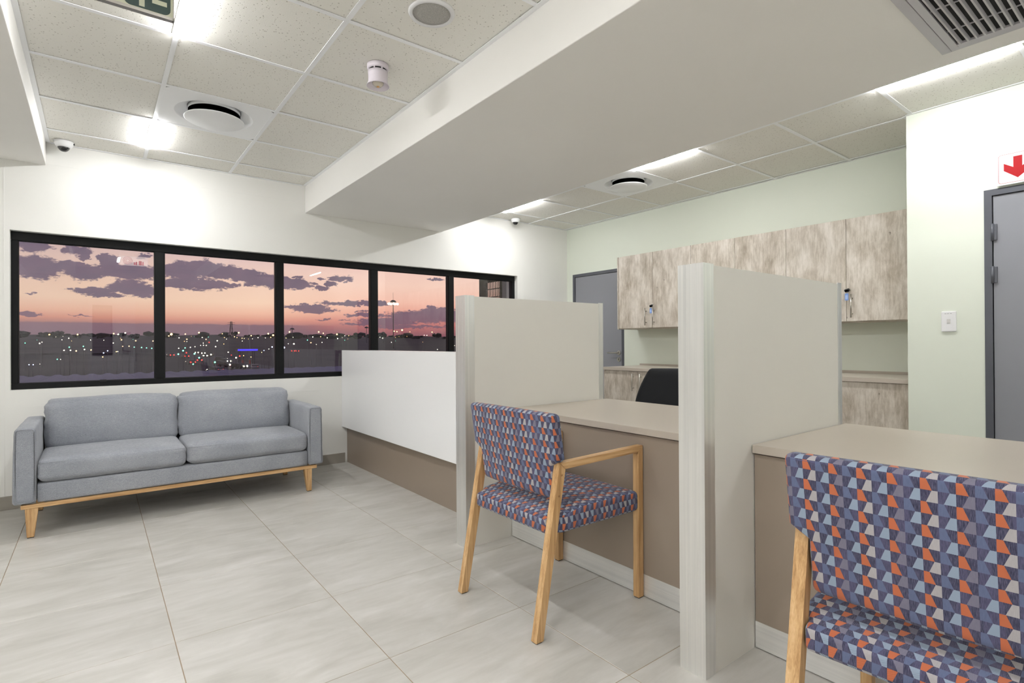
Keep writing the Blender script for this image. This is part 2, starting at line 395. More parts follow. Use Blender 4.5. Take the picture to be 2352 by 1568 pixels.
def soft_box(bm, sx, sy, sz, r, bulge=(0,0,0), n=14, wob=0.0, seed=0.0, c=(0,0,0), profile=None):
    """rounded, slightly swollen cushion centred at c with full sizes sx, sy, sz"""
    tmp = bmesh.new(); bmesh.ops.create_cube(tmp, size=2.0)
    bmesh.ops.subdivide_edges(tmp, edges=tmp.edges[:], cuts=n, use_grid_fill=True)
    h = Vector((sx/2, sy/2, sz/2)); vm = {}
    def warp(v): return math.copysign(1-(1-abs(v))**1.55, v)
    for v in tmp.verts:
        u = Vector([warp(k) for k in v.co])
        p = Vector((u.x*h.x, u.y*h.y, u.z*h.z))
        q = Vector([max(-h[i]+r, min(h[i]-r, p[i])) for i in range(3)])
        d = p-q
        if d.length > 1e-9: p = q+d.normalized()*r if d.length > 0 else p
        bx = (1-u.y*u.y)*(1-u.z*u.z); by = (1-u.x**4)*(1-u.z*u.z); bz = (1-u.x**4)*(1-u.y*u.y)
        p.x += bulge[0]*bx*u.x; p.y += bulge[1]*by*u.y; p.z += bulge[2]*bz*u.z
        if wob:
            k = mnoise.noise(Vector((p.x*5+seed, p.y*7, p.z*9)))*wob
            ed = max(0, abs(u.x)-0.72)/0.28
            k += ed*mnoise.noise(Vector((p.x*12+seed, 3.3, p.z*60+seed)))*wob*1.3
            p += v.co.normalized()*k
        if profile: p = profile(p)
        vm[v] = bm.verts.new(p+Vector(c))
    for f in tmp.faces:
        nf = bm.faces.new([vm[v] for v in f.verts]); nf.smooth = True
    tmp.free()
def box_uv(me, xr, flip=False, off=(0, 0)):
    """cloth UVs in metres, wrapped without a break from the rear panel over the top and round the sides; xr(co) is the rear surface"""
    uvl = me.uv_layers.new(name='UVMap')
    for p in me.polygons:
        n = p.normal; ax, ay, az_ = abs(n.x), abs(n.y), abs(n.z)
        side = ay > ax and ay > az_
        for li in p.loop_indices:
            co = me.vertices[me.loops[li].vertex_index].co
            d = max(0.0, co.x-xr(co))
            if side: u, v = -co.y-d*math.copysign(1, co.y), co.z
            elif n.x > 0.7: u, v = -co.y, co.z
            else: u, v = -co.y, co.z+d
            if flip: v = -v
            uvl.data[li].uv = (u+off[0], v+off[1])

# ------------------------------------------------------------------ room shell
XL, XR, YB, YW = -3.0, 4.86, -2.4, 5.12
ZC, ZB = 2.605, 2.355
ST = dict(kind='structure')
# floor: grout bed + tiles
floor = box('floor', XL, XR, YB, YW, -0.06, -0.0015, GROUT); tag(floor, 'large light grey porcelain tiles with thin brown grout', kind='structure')
def tile_mesh(w_, d_, t_=0.008, b_=0.0012):
    bm = bmesh.new(); bm_box(bm, -w_/2, w_/2, -d_/2, d_/2, 0, t_)
    me = bpy.data.meshes.new('floor_tile'); 
    es = [e for e in bm.edges if all(v.co.z > t_/2 for v in e.verts)]
    bmesh.ops.bevel(bm, geom=es, offset=b_, segments=1, affect='EDGES'); bm.to_mesh(me); bm.free()
    me.materials.append(FLOORT); return me
px, py, x0, y0 = 0.603, 0.602, 0.237, 1.225
cache = {}
i0, i1 = math.floor((XL-x0)/px), math.ceil((XR-x0)/px); j0, j1 = math.floor((YB-y0)/py), math.ceil((YW-y0)/py)
for i in range(i0, i1):
    for j in range(j0, j1):
        a, b_ = max(XL, x0+i*px)+0.0014, min(XR, x0+(i+1)*px)-0.0014
        c, d_ = max(YB, y0+j*py)+0.0014, min(YW, y0+(j+1)*py)-0.0014
        if b_-a < 0.01 or d_-c < 0.01: continue
        key = (round(b_-a, 3), round(d_-c, 3))
        if key not in cache: cache[key] = tile_mesh(b_-a, d_-c)
        o = bpy.data.objects.new('floor_tile', cache[key]); COL.objects.link(o); o.parent = floor
        o.location = Vector(((a+b_)/2, (c+d_)/2, -0.008))-Vector(floor.location)

# window wall with opening
WX0, WX1, WZ0, WZ1 = -0.478, 4.035, 0.828, 1.952
bm = bmesh.new()
YO = 5.34
bm_box(bm, XL, WX0, YW, YO, -0.06, 2.9); bm_box(bm, WX1, XR+0.2, YW, YO, -0.06, 2.9)
bm_box(bm, WX0, WX1, YW, YO, -0.06, WZ0); bm_box(bm, WX0, WX1, YW, YO, WZ1, 2.9)
tag(mk('wall_back', bm, WALL), 'off-white plastered wall around the ribbon window', kind='structure')
tag(box('wall_left', XL-0.15, XL, YB-0.15, YO, -0.06, 2.9, WALL), 'plain wall beyond the left bulkhead', kind='structure')
wf = box('wall_front', XL, XR+0.2, YB-0.15, YB, -0.06, 2.9, WALL); tag(wf, 'wall behind the viewpoint', kind='structure')
JX, JY = 4.18, 1.205
# right green wall with door openings
D1a, D1b, D1t = 4.168, 5.012, 2.012
bm = bmesh.new()
bm_box(bm, XR, XR+0.2, D1b, YW, -0.06, 2.9); bm_box(bm, XR, XR+0.2, JY, D1a, -0.06, 2.9); bm_box(bm, XR, XR+0.2, D1a, D1b, D1t, 2.9)
tag(mk('wall_right', bm, GREEN), 'pale green wall behind the cabinets', kind='structure')
D2b, D2t = 0.820, 2.028; D2a = D2b-0.93
bm = bmesh.new()
bm_box(bm, JX, XR+0.2, D2b, JY, -0.06, 2.9); bm_box(bm, JX, XR+0.2, YB, D2a, -0.06, 2.9); bm_box(bm, JX, XR+0.2, D2a, D2b, D2t, 2.9)
tag(mk('wall_right_jog', bm, GREEN), 'pale green wall standing forward around the grey door', kind='structure')

# bulkheads
bb = box('trim_1', 1.535, 2.985, YB, YW, ZB, 2.72, BULK, bevel=0.004); tag(bb, 'wide painted bulkhead beam under the ceiling', kind='structure')
tag(box('trim_2', -0.95, -0.285, YB, YW, 2.440, 2.72, BULK, bevel=0.004), 'painted bulkhead at the left', kind='structure')

# ceiling: slab, tiles, tee bars
ceil = box('ceiling', XL, XR, YB, YW, 2.72, 2.9, WALL); tag(ceil, 'suspended grid ceiling of speckled mineral tiles', kind='structure')
cc = {}
def ceil_tile(xa, xb, ya, yb, k):
    key = (round(xb-xa, 3), round(yb-ya, 3))
    if key not in cc:
        bm = bmesh.new(); bm_box(bm, -(xb-xa)/2, (xb-xa)/2, -(yb-ya)/2, (yb-ya)/2, 0, 0.014)
        me = bpy.data.meshes.new('ceiling_tile'); bm.to_mesh(me); bm.free(); me.materials.append(CEIL); cc[key] = me
    o = bpy.data.objects.new('ceiling_tile', cc[key]); COL.objects.link(o); o.parent = ceil
    rr = random.Random(k)
    o.location = Vector(((xa+xb)/2, (ya+yb)/2, ZC+0.0015+rr.random()*0.002))-Vector(ceil.location)
    o.rotation_euler = (rr.uniform(-.0012, .0012), rr.uniform(-.0012, .0012), 0)
YG = [4.19+0.603*k for k in (1, 0)]+[4.19-0.603*k for k in range(1, 12)]
YG = [YW]+[y for y in YG if y > YB+0.1]+[YB]
DIFF = {}
TB = 0.0115
def bay(xs, tiles_skip, name):
    for ix in range(len(xs)-1):
        for iy in range(len(YG)-1):
            ya, yb = YG[iy+1], YG[iy]; xa, xb = xs[ix], xs[ix+1]
            if xb > JX+0.02 and ya < JY-0.3: xb = min(xb, JX)
            if xb-xa < 0.03: continue
            if (ix, iy) in tiles_skip: continue
            ceil_tile(xa+0.003, xb-0.003, ya+0.003, yb-0.003, ix*100+iy+len(name))
            # cross tee along x at ya
    for iy in range(1, len(YG)-1):
        for ix in range(len(xs)-1):
            xa, xb = xs[ix], xs[ix+1]
            if xa > JX-0.01 and YG[iy] < JY: continue
            if xb > JX and YG[iy] < JY: xb = JX
            wbox('cross_tee', xa+TB, xb-TB, YG[iy]-TB, YG[iy]+TB, ZC-0.003, ZC, TEE, ceil)
    for x in xs[1:-1]:
        if x > JX: wbox('main_tee', x-TB, x+TB, JY, YW, ZC-0.003, ZC+0.0005, TEE, ceil)
        else: wbox('main_tee', x-TB, x+TB, YB, YW, ZC-0.003, ZC+0.0005, TEE, ceil)
XSL = [-0.285, 0.303, 0.903, 1.535]; XSR = [2.985, 3.6, 4.203, 4.806, XR]
bay([XL, -2.40, -1.80, -1.20, -0.95], set(), 'outer'); bay(XSL, {(1, 2)}, 'left'); bay(XSR, {(1, 3)}, 'right_')
def angle_trim(xa, xb, ya, yb):
    wbox('wall_angle', xa, xb, ya, yb, ZC-0.004, ZC, TEE, ceil)
angle_trim(-0.285, -0.262, YB, YW-0.0225); angle_trim(1.512, 1.535, YB, YW-0.0225); angle_trim(2.985, 3.008, YB, YW-0.0225)
angle_trim(XR-0.022, XR, JY, YW-0.0225); angle_trim(JX-0.022, JX, YB, JY); angle_trim(JX, XR-0.022, JY, JY+0.022)
angle_trim(-0.262, 1.512, YW-0.022, YW); angle_trim(3.008, XR-0.022, YW-0.022, YW)

# skirting
def skirt(name, *a): tag(box(name, *a, SKIRT, bevel=0.002), 'grey tile skirting', kind='structure')
skirt('baseboard_back', XL, 1.90, YW-0.010, YW, 0, 0.093)
skirt('baseboard_right', XR-0.010, XR, JY+0.62, D1a, 0, 0.093)
skirt('baseboard_jog', JX-0.010, JX, D2b, JY, 0, 0.093)
skirt('baseboard_left', XL, XL+0.01, YB, YW-0.01, 0, 0.093)
# plaster joint beads on the window wall
for k, a in enumerate([(-0.512, -0.506, YW-0.0018, YW, 0.093, 2.44), (-0.50, 1.87, YW-0.0014, YW, 0.706, 0.711), (4.13, 4.136, YW-0.0014, YW, 0.8, 1.955),
                       (4.40, 4.405, YW-0.0012, YW, 1.2, 2.33), (3.25, 4.40, YW-0.0012, YW, 2.325, 2.33), (-0.47, 1.45, YW-0.0012, YW, 2.448, 2.452)]):
    tag(box('trim_%d' % (k+3), *a, WALL), 'thin plaster joint on the window wall', kind='structure')

# ------------------------------------------------------------------ window
win = empty('window_1', (1.78, 5.24, WZ0), 'black framed ribbon window of five panes showing the dusk', kind='structure')
fy0, fy1 = 5.175, 5.245
fo = 0.045
mull = [(0.371, 0.440), (1.290, 1.360), (2.197, 2.273), (3.105, 3.174)]
bm = bmesh.new()
bm_box(bm, WX0, WX1, fy0, fy1, WZ0, WZ0+0.042); bm_box(bm, WX0, WX1, fy0, fy1, WZ1-0.062, WZ1)
bm_box(bm, WX0, WX0+0.038, fy0, fy1, WZ0+0.042, WZ1-0.062); bm_box(bm, WX1-0.035, WX1, fy0, fy1, WZ0+0.042, WZ1-0.062)
for v in bm.verts: v.co -= Vector(win.location)
mk('frame', bm, FRAME, win, bevel=0.003)
for a, b_ in mull:
    wbox('mullion', a, b_, fy0+0.002, fy1, WZ0+0.042, WZ1-0.062, FRAME, win, bevel=0.004)
edges = [WX0+0.038]+[v for m_ in mull for v in m_]+[WX1-0.035]
for k in range(5):
    a, b_ = edges[2*k], edges[2*k+1]
    wbox('pane', a, b_, 5.206, 5.212, WZ0+0.042, WZ1-0.062, GLASS, win)
    bm = bmesh.new()     # rubber bead round the pane
    for q in ((a, b_, WZ0+0.042, WZ0+0.046), (a, b_, WZ1-0.066, WZ1-0.062), (a, a+0.004, WZ0+0.046, WZ1-0.066), (b_-0.004, b_, WZ0+0.046, WZ1-0.066)):
        bm_box(bm, q[0], q[1], 5.196, 5.206, q[2], q[3])
    for v in bm.verts: v.co -= Vector(win.location)
    mk('glazing_bead', bm, BLACKP, win)
wbox('latch', 0.02, 0.06, 5.165, 5.18, WZ0+0.036, WZ0+0.050, BLACKP, win, bevel=0.002)

# ------------------------------------------------------------------ doors
def bar_lever(parent, x, y, z, sx=-1, yd=1):
    """lever handle with rose and keyhole rose on a face looking to -x"""
    h = empty('handle', (0, 0, 0)); h.parent = parent
    off = Vector(parent.location)
    bm = bmesh.new(); lathe(bm, [(0.0, 0), (0.026, 0), (0.026, -0.008), (0.022, -0.010), (0.0, -0.010)][::1], 24, (x, y, z), axis='x')
    tube(bm, [(x-0.008, y, z), (x-0.045, y, z), (x-0.052, y+yd*0.012, z), (x-0.052, y+yd*0.13, z)], 0.0085, 10)
    for v in bm.verts: v.co -= off
    o = mk('lever', bm, STEEL, h)
    bm = bmesh.new(); lathe(bm, [(0.0, 0), (0.026, 0), (0.026, -0.008), (0.022, -0.010), (0.0, -0.010)], 24, (x, y, z-0.078), axis='x')
    bm_box(bm, x-0.0125, x-0.009, y-0.003, y+0.003, z-0.090, z-0.066, 1)
    for v in bm.verts: v.co -= off
    mk('keyhole_rose', bm, [STEEL, BLACKP], h)
def door(name, xw, ya, yb, zt, label, hinge_left, handle_y=None, hinges=()):
    d = empty(name, (xw, (ya+yb)/2, 0), label, kind='structure')
    fw = 0.036
    bm = bmesh.new()
    bm_box(bm, xw-0.004, xw+0.12, ya, ya+fw, 0, zt); bm_box(bm, xw-0.004, xw+0.12, yb-fw, yb, 0, zt); bm_box(bm, xw-0.004, xw+0.12, ya+fw, yb-fw, zt-fw, zt)
    bm_box(bm, xw+0.056, xw+0.07, ya+fw, yb-fw, 0, zt-fw, 1)
    for v in bm.verts: v.co -= Vector(d.location)
    mk('door_frame', bm, [DFRAME, BLACKP], d)
    wbox('door_leaf', xw+0.006, xw+0.048, ya+fw+0.004, yb-fw-0.004, 0.006, zt-fw-0.004, DOORG, d, bevel=0.001)
    if handle_y: bar_lever(d, xw+0.006, handle_y[0], handle_y[1], yd=handle_y[2])
    for z in hinges:
        bm = bmesh.new(); lathe(bm, [(0.0, z), (0.008, z), (0.008, z+0.1), (0.0, z+0.1)], 12, (xw-0.006, yb-fw-0.002, 0))
        bm_box(bm, xw-0.006, xw+0.0045, yb-fw-0.022, yb-fw+0.004, z+0.004, z+0.096)
        for v in bm.verts: v.co -= Vector(d.location)
        mk('hinge', bm, DFRAME, d)
    return d
door('door_1', XR, D1a, D1b, D1t, 'grey door in the pale green far wall, partly behind the cabinets', True, (4.252, 1.020, 1))
door('door_2', JX, D2a, D2b, D2t, 'grey door at the right edge under the red arrow sign', True, (D2a+0.1, 1.02, 1), hinges=(0.25, 1.475, 1.725))
# glazed door behind the viewpoint (seen mirrored in the window)
gd = empty('door_3', (0.2, YB, 0), 'white framed glazed door behind the viewpoint', kind='structure')
wbox('door_frame', -0.12, 0.60, YB+0.002, YB+0.05, 0.0, 2.0, METALW, gd, bevel=0.003)
wbox('glass_panel', -0.06, 0.21, YB+0.051, YB+0.056, 0.98, 1.9, plain('frosted_panel', rgb(120, 112, 112), 0.6), gd)
bm = bmesh.new(); bm_box(bm, 0.21, 0.24, YB+0.051, YB+0.058, 0.95, 1.9); bm_box(bm, -0.06, 0.21, YB+0.051, YB+0.058, 0.95, 0.98)
for v in bm.verts: v.co -= Vector(gd.location)
mk('gasket', bm, BLACKP, gd)
bm = bmesh.new(); tube(bm, [(0.52, YB+0.05, 1.02), (0.40, YB+0.10, 1.04), (0.40, YB+0.10, 1.36), (0.52, YB+0.05, 1.38)], 0.013, 10)
for v in bm.verts: v.co -= Vector(gd.location)
mk('handle', bm, BLACKP, gd)

# ------------------------------------------------------------------ ceiling fittings
def led(x, ya, yb, label):
    t_ = empty('led_batten', (x, (ya+yb)/2, ZC-0.004), label, 'light', 'slim lamps set along the ceiling grid')
    wbox('housing', x-0.019, x+0.019, ya, yb, ZC-0.006, ZC-0.003, METALW, t_)
    wbox('diffuser', x-0.017, x+0.017, ya+0.004, yb-0.004, ZC-0.0155, ZC-0.006, LED, t_, bevel=0.003)
LEDS = [(0.303, 4.19, 4.80, 'glaring slim lamp nearest the window, above the sofa'),
        (0.303, 2.40, 2.98, 'glaring slim lamp beside the hanging green sign'),
        (0.303, 0.58, 1.17, 'slim lamp in the left bay, overhead of the viewpoint'),
        (0.303, -1.23, -0.63, 'slim lamp in the left bay, behind the viewpoint'),
        (3.60, 4.19, 4.80, 'glowing slim lamp near the small dome camera by the far corner'),
        (3.60, 2.39, 2.98, 'glowing slim lamp touching the right round air diffuser'),
        (3.60, 0.58, 1.175, 'long glowing slim lamp at the upper right, beside the air grille'),
        (3.60, -1.23, -0.63, 'slim lamp in the right bay, behind the viewpoint'),
        (-1.20, 1.78, 2.38, 'added fill lamp, unseen beyond the left bulkhead, middle of the row'),  # from here on: unseen lamps added to lift the ambient light
        (-1.20, -0.02, 0.58, 'added fill lamp, unseen beyond the left bulkhead, level with the viewpoint'),
        (-1.20, -1.83, -1.23, 'added fill lamp, unseen beyond the left bulkhead, at the back'),
        (-2.40, 1.78, 2.38, 'added fill lamp, unseen by the left wall, middle of the row'),
        (-2.40, -0.02, 0.58, 'added fill lamp, unseen by the left wall, level with the viewpoint'),
        (-2.40, -1.83, -1.23, 'added fill lamp, unseen by the left wall, at the back')]
for a in LEDS: led(*a)

def diffuser(x0_, y0_, label):
    t_ = empty('air_diffuser', (x0_, y0_, ZC), label, 'air vent', 'round air diffusers in the ceiling')
    h = 0.297; bm = bmesh.new(); seg = 48
    # square plate with a round flared throat
    inner = [Vector((0.222*math.cos(2*PI*(i+.5)/seg), 0.222*math.sin(2*PI*(i+.5)/seg), -0.002)) for i in range(seg)]
    outer = []
    for p in inner:
        s = h/max(abs(p.x), abs(p.y)); outer.append(Vector((p.x*s, p.y*s, -0.002)))
    iv = [bm.verts.new(p) for p in inner]; ov = [bm.verts.new(p) for p in outer]
    prof = [(0.214, 0.006), (0.195, 0.022), (0.172, 0.032), (0.150, 0.036), (0.150, 0.09)]
    for i in range(seg): bm.faces.new((ov[i], iv[i], iv[(i+1) % seg], ov[(i+1) % seg]))
    prev = iv
    for r, z in prof:
        ring = [bm.verts.new((r*math.cos(2*PI*(i+.5)/seg), r*math.sin(2*PI*(i+.5)/seg), z)) for i in range(seg)]
        for i in range(seg):
            f = bm.faces.new((prev[i], ring[i], ring[(i+1) % seg], prev[(i+1) % seg])); f.smooth = True
        prev = ring
    ot = [bm.verts.new((v.co.x, v.co.y, 0.02)) for v in ov]
    for i in range(seg): bm.faces.new((ot[i], ov[i], ov[(i+1) % seg], ot[(i+1) % seg]))
    bmesh.ops.recalc_face_normals(bm, faces=bm.faces[:])
    mk('face_plate', bm, METALW, t_)
    bm = bmesh.new(); lathe(bm, [(0.0, 0.088), (0.149, 0.088), (0.149, 0.092), (0.0, 0.092)], 32); mk('duct_throat', bm, DARKV, t_)
    bm = bmesh.new(); lathe(bm, [(0.148, 0.014), (0.148, 0.04), (0.140, 0.04), (0.140, 0.014), (0.148, 0.014)][::1], 40)
    mk('inner_ring', bm, METALW, t_)
    bm = bmesh.new(); lathe(bm, [(0.0, -0.036), (0.166, -0.036), (0.171, -0.033), (0.171, -0.029), (0.150, -0.022), (0.0, -0.018)], 48)
    tube(bm, [(0, 0, -0.02), (0, 0, 0.09)], 0.012, 10)
    mk('disc', bm, METALW, t_)
diffuser(0.603, 3.8885, 'round air diffuser between the two glaring lamps, left bay')
diffuser(3.9015, 3.2855, 'round air diffuser beside the glowing lamp, right bay')

t_ = empty('ceiling_speaker', (1.182, 2.105, ZC), 'round ceiling speaker with grey mesh beside the beam', 'speaker')
bm = bmesh.new(); lathe(bm, [(0.083, 0.004), (0.083, -0.006), (0.088, -0.010), (0.098, -0.008), (0.103, 0.0), (0.103, 0.004)], 48); mk('rim', bm, PLASTICW, t_)
bm = bmesh.new(); lathe(bm, [(0.0, -0.009), (0.06, -0.008), (0.083, -0.004), (0.083, 0.002), (0.0, 0.002)], 48)
m_, tt, b_ = new_mat('speaker_mesh'); g = tt.new('ShaderNodeTexCoord'); v_ = tt.new('ShaderNodeTexVoronoi'); v_.inputs['Scale'].default_value = 380
tt.link(g.outputs['Object'], v_.inputs['Vector']); tt.link(tt.ramp(v_.outputs['Distance'], [(0.3, rgb(150, 148, 144)), (0.6, rgb(184, 182, 176))]), b_.inputs['Base Color']); P_(b_, rough=0.5)
mk('mesh_grille', bm, m_, t_)

t_ = empty('smoke_alarm', (1.178, 2.672, ZC), 'white cylindrical smoke alarm with sounder hanging from the ceiling', 'alarm')
SM = plain('lilac_white_plastic', rgb(226, 218, 226), 0.4)
bm = bmesh.new(); lathe(bm, [(0.056, 0.0), (0.056, -0.018), (0.052, -0.026), (0.0, -0.026)][::-1], 40); mk('base', bm, SM, t_)
bm = bmesh.new(); lathe(bm, [(0.0, -0.036), (0.046, -0.036), (0.046, -0.0255), (0.0, -0.0255)], 32); mk('vent_slot', bm, DARKV, t_)
for k in range(8):
    a = 2*PI*k/8; bm = bmesh.new(); bm_box(bm, -0.0035, 0.0035, -0.003, 0.003, -0.037, -0.024)
    o = mk('rib', bm, SM, t_, loc=(0.049*math.cos(a), 0.049*math.sin(a), 0)); o.rotation_euler = (0, 0, a)
bm = bmesh.new(); lathe(bm, [(0.052, -0.036), (0.050, -0.05), (0.050, -0.088), (0.055, -0.102), (0.059, -0.110), (0.056, -0.110), (0.048, -0.098), (0.034, -0.094), (0.0, -0.092)][::-1], 40)
lathe(bm, [(0.0, -0.036), (0.052, -0.036)], 40)
mk('sounder', bm, SM, t_)
bm = bmesh.new(); lathe(bm, [(0.0, -0.112), (0.018, -0.110), (0.028, -0.100), (0.030, -0.092)], 28)
CLR, tt, b_ = new_mat('clear_lens'); P_(b_, col=rgb(214, 206, 190), rough=0.12, spec=0.8); mk('lens', bm, CLR, t_)
bm = bmesh.new(); lathe(bm, [(0.0, -0.1165), (0.007, -0.115), (0.008, -0.108), (0.0, -0.108)], 12); mk('beacon', bm, plain('amber_beacon', rgb(200, 150, 90), 0.3), t_)

def dome(x, y, label, s=1.0, ry=0):
    t_ = empty('dome_camera', (x, y, ZC-0.004), label, 'camera', 'dome cameras on the ceiling')
    bm = bmesh.new(); lathe(bm, [(k*s, z*s) for k, z in [(0.0, -0.040), (0.036, -0.042), (0.046, -0.036), (0.055, -0.018), (0.058, 0.0), (0.0, 0.0)]], 36); mk('housing', bm, PLASTICW, t_)
    bm = bmesh.new(); lathe(bm, [(k*s, z*s) for k, z in [(0.0, -0.071), (0.014, -0.069), (0.025, -0.061), (0.033, -0.049), (0.0365, -0.036), (0.0, -0.036)]], 32); mk('lens_dome', bm, DOME, t_)
    bm = bmesh.new(); bm_box(bm, 0.053*s, 0.062*s, -0.012, 0.012, -0.014, -0.004); mk('cable_notch', bm, BLACKP, t_)
dome(-0.183, 5.02, 'white dome camera in the upper left corner above the window', 1.0)
dome(3.915, 5.00, 'small white dome camera under the far lamp near the green wall', 0.95)

# air grille in the beam soffit
t_ = empty('air_grille', (2.54, 0.385, ZB), 'square louvred air grille in the beam underside at the upper right', 'air vent')
gx0, gx1, gy0, gy1 = 2.235, 2.845, 0.085, 0.690
def ring(name, a, b_, z0, z1, mat, bev=0.002):
    bm = bmesh.new()
    bm_box(bm, gx0+a, gx1-a, gy0+a, gy0+b_, z0, z1); bm_box(bm, gx0+a, gx1-a, gy1-b_, gy1-a, z0, z1)
    bm_box(bm, gx0+a, gx0+b_, gy0+b_, gy1-b_, z0, z1); bm_box(bm, gx1-b_, gx1-a, gy0+b_, gy1-b_, z0, z1)
    for v in bm.verts: v.co -= Vector(t_.location)
    mk(name, bm, mat, t_, bevel=bev)
ring('outer_frame', 0.0, 0.034, ZB-0.006, ZB, VENTG)
ring('inner_frame', 0.038, 0.064, ZB-0.012, ZB, VENTG)
wbox('dark_duct', gx0+0.064, gx1-0.064, gy0+0.064, gy1-0.064, ZB-0.0018, ZB-0.0008, DARKV, t_)
yy = gy0+0.080
while yy < gy1-0.075:
    bm = bmesh.new(); bm_box(bm, -(gx1-gx0)/2+0.064, (gx1-gx0)/2-0.064, -0.0035, 0.0035, -0.014, -0.002)
    o = mk('louvre', bm, VENTG, t_, loc=(0, yy-t_.location.y, 0.0)); o.rotation_euler = (0.35, 0, 0)
    yy += 0.0262
for xx in (gx0+0.20, gx0+0.41):
    wbox('support_bar', xx, xx+0.005, gy0+0.064, gy1-0.064, ZB-0.006, ZB-0.002, VENTG, t_)

# hanging exit sign
t_ = empty('exit_sign', (-0.05, 2.27, 2.30), 'green and cream running man sign hanging from the ceiling at top left', 'sign')
SGN = plain('cream_sign_face', rgb(206, 208, 184), 0.4); GRN = plain('dark_green_print', rgb(52, 72, 68), 0.45)
sx1, sz0, yv = 0.222, 2.300, 2.27
wbox('board', -0.46, sx1-0.002, yv, yv+0.012, sz0+0.008, sz0+0.190, SGN, t_)
bm = bmesh.new()
for q in ((-0.462, sx1, sz0, sz0+0.010), (-0.462, sx1, sz0+0.188, sz0+0.198)): bm_box(bm, q[0], q[1], yv-0.004, yv+0.016, q[2], q[3])
bm_box(bm, sx1-0.002, sx1+0.002, yv-0.004, yv+0.016, sz0, sz0+0.198); bm_box(bm, -0.464, -0.460, yv-0.004, yv+0.016, sz0, sz0+0.198)
for v in bm.verts: v.co -= Vector(t_.location)
mk('rail', bm, STEEL, t_)
def rrect(x0_, x1_, z0_, z1_, r, n=6):
    pts = []
    for cx_, cz_, a0 in ((x1_-r, z0_+r, -PI/2), (x1_-r, z1_-r, 0), (x0_+r, z1_-r, PI/2), (x0_+r, z0_+r, PI)):
        for k in range(n+1): a = a0+PI/2*k/n; pts.append((cx_+r*math.cos(a), cz_+r*math.sin(a)))
    return pts
for xa, xb in ((-0.45, -0.245), (-0.218, 0.049), (0.076, 0.213)):
    bm = bmesh.new(); prism(bm, rrect(xa, xb, sz0+0.014, sz0+0.182, 0.020), 'y', yv-0.0012, yv-0.0002)
    for v in bm.verts: v.co -= Vector(t_.location)
    mk('green_panel', bm, GRN, t_)
bm = bmesh.new()     # pictogram: running figure
for poly in ([(0.120, 2.319), (0.136, 2.319), (0.136, 2.39), (0.120, 2.395)], [(0.158, 2.342), (0.202, 2.342), (0.202, 2.358), (0.174, 2.358), (0.174, 2.39), (0.158, 2.39)],
             [(0.120, 2.386), (0.174, 2.386), (0.165, 2.43), (0.125, 2.43)], [(0.09, 2.40), (0.125, 2.415), (0.125, 2.43), (0.09, 2.412)], [(0.162, 2.42), (0.196, 2.405), (0.198, 2.416), (0.166, 2.432)]):
    prism(bm, poly, 'y', yv-0.0024, yv-0.0013)
prism(bm, [(0.146+0.012*math.cos(2*PI*k/16), 2.448+0.012*math.sin(2*PI*k/16)) for k in range(16)], 'y', yv-0.0024, yv-0.0013)
for v in bm.verts: v.co -= Vector(t_.location)
mk('running_figure', bm, SGN, t_)
for poly in ([(-0.16, 2.39), (-0.10, 2.345), (-0.10, 2.375), (-0.01, 2.375), (-0.01, 2.405), (-0.10, 2.405), (-0.10, 2.435)], [(-0.42, 2.39), (-0.35, 2.345), (-0.35, 2.375), (-0.27, 2.375), (-0.27, 2.405), (-0.35, 2.405), (-0.35, 2.435)]):
    bm = bmesh.new(); prism(bm, poly, 'y', yv-0.0024, yv-0.0013)
    for v in bm.verts: v.co -= Vector(t_.location)
    mk('arrow', bm, SGN, t_)
for xx in (-0.35, 0.12):
    bm = bmesh.new(); tube(bm, [(xx, yv+0.006, sz0+0.195), (xx, yv+0.006, ZC)], 0.0015, 6)
    for v in bm.verts: v.co -= Vector(t_.location)
    mk('hanging_wire', bm, STEEL, t_)

# red arrow sign
AX = 4.160
t_ = empty('arrow_sign', (AX, 0.667, 2.04), 'white sign with a red down arrow above the grey door', 'sign')
RED = plain('red_print', rgb(168, 26, 32), 0.5, spec=0.2)
wbox('board', AX, AX+0.006, 0.574, 0.760, 2.036, 2.222, PLASTICW, t_, bevel=0.001)
for dy in (0.59, 0.744):
    for dz in (2.045, 2.213):
        bm = bmesh.new(); lathe(bm, [(0.0, AX+0.006), (0.004, AX+0.006), (0.004, JX), (0.0, JX)], 10, (0, dy, dz), axis='x')
        for v in bm.verts: v.co -= Vector(t_.location)
        mk('spacer', bm, STEEL, t_)
cy_ = 0.667
arrow = [(-0.019, 2.192), (0.019, 2.192), (0.019, 2.132), (0.060, 2.160), (0.060, 2.118), (0.0, 2.068), (-0.060, 2.118), (-0.060, 2.160), (-0.019, 2.132)]
bm = bmesh.new(); prism(bm, [(cy_+a, z) for a, z in arrow], 'x', AX-0.0008, AX-0.0001)
for v in bm.verts: v.co -= Vector(t_.location)
mk('red_arrow', bm, RED, t_)
bm = bmesh.new()
o_ = rrect(0.583, 0.751, 2.046, 2.212, 0.014); i_ = rrect(0.5848, 0.7492, 2.0478, 2.2102, 0.0125)
A_ = [bm.verts.new((AX-0.0004, *p)) for p in o_]; B_ = [bm.verts.new((AX-0.0004, *p)) for p in i_]
for k in range(len(A_)): bm.faces.new((A_[k], A_[(k+1) % len(A_)], B_[(k+1) % len(A_)], B_[k]))
for v in bm.verts: v.co -= Vector(t_.location)
mk('red_border', bm, RED, t_)

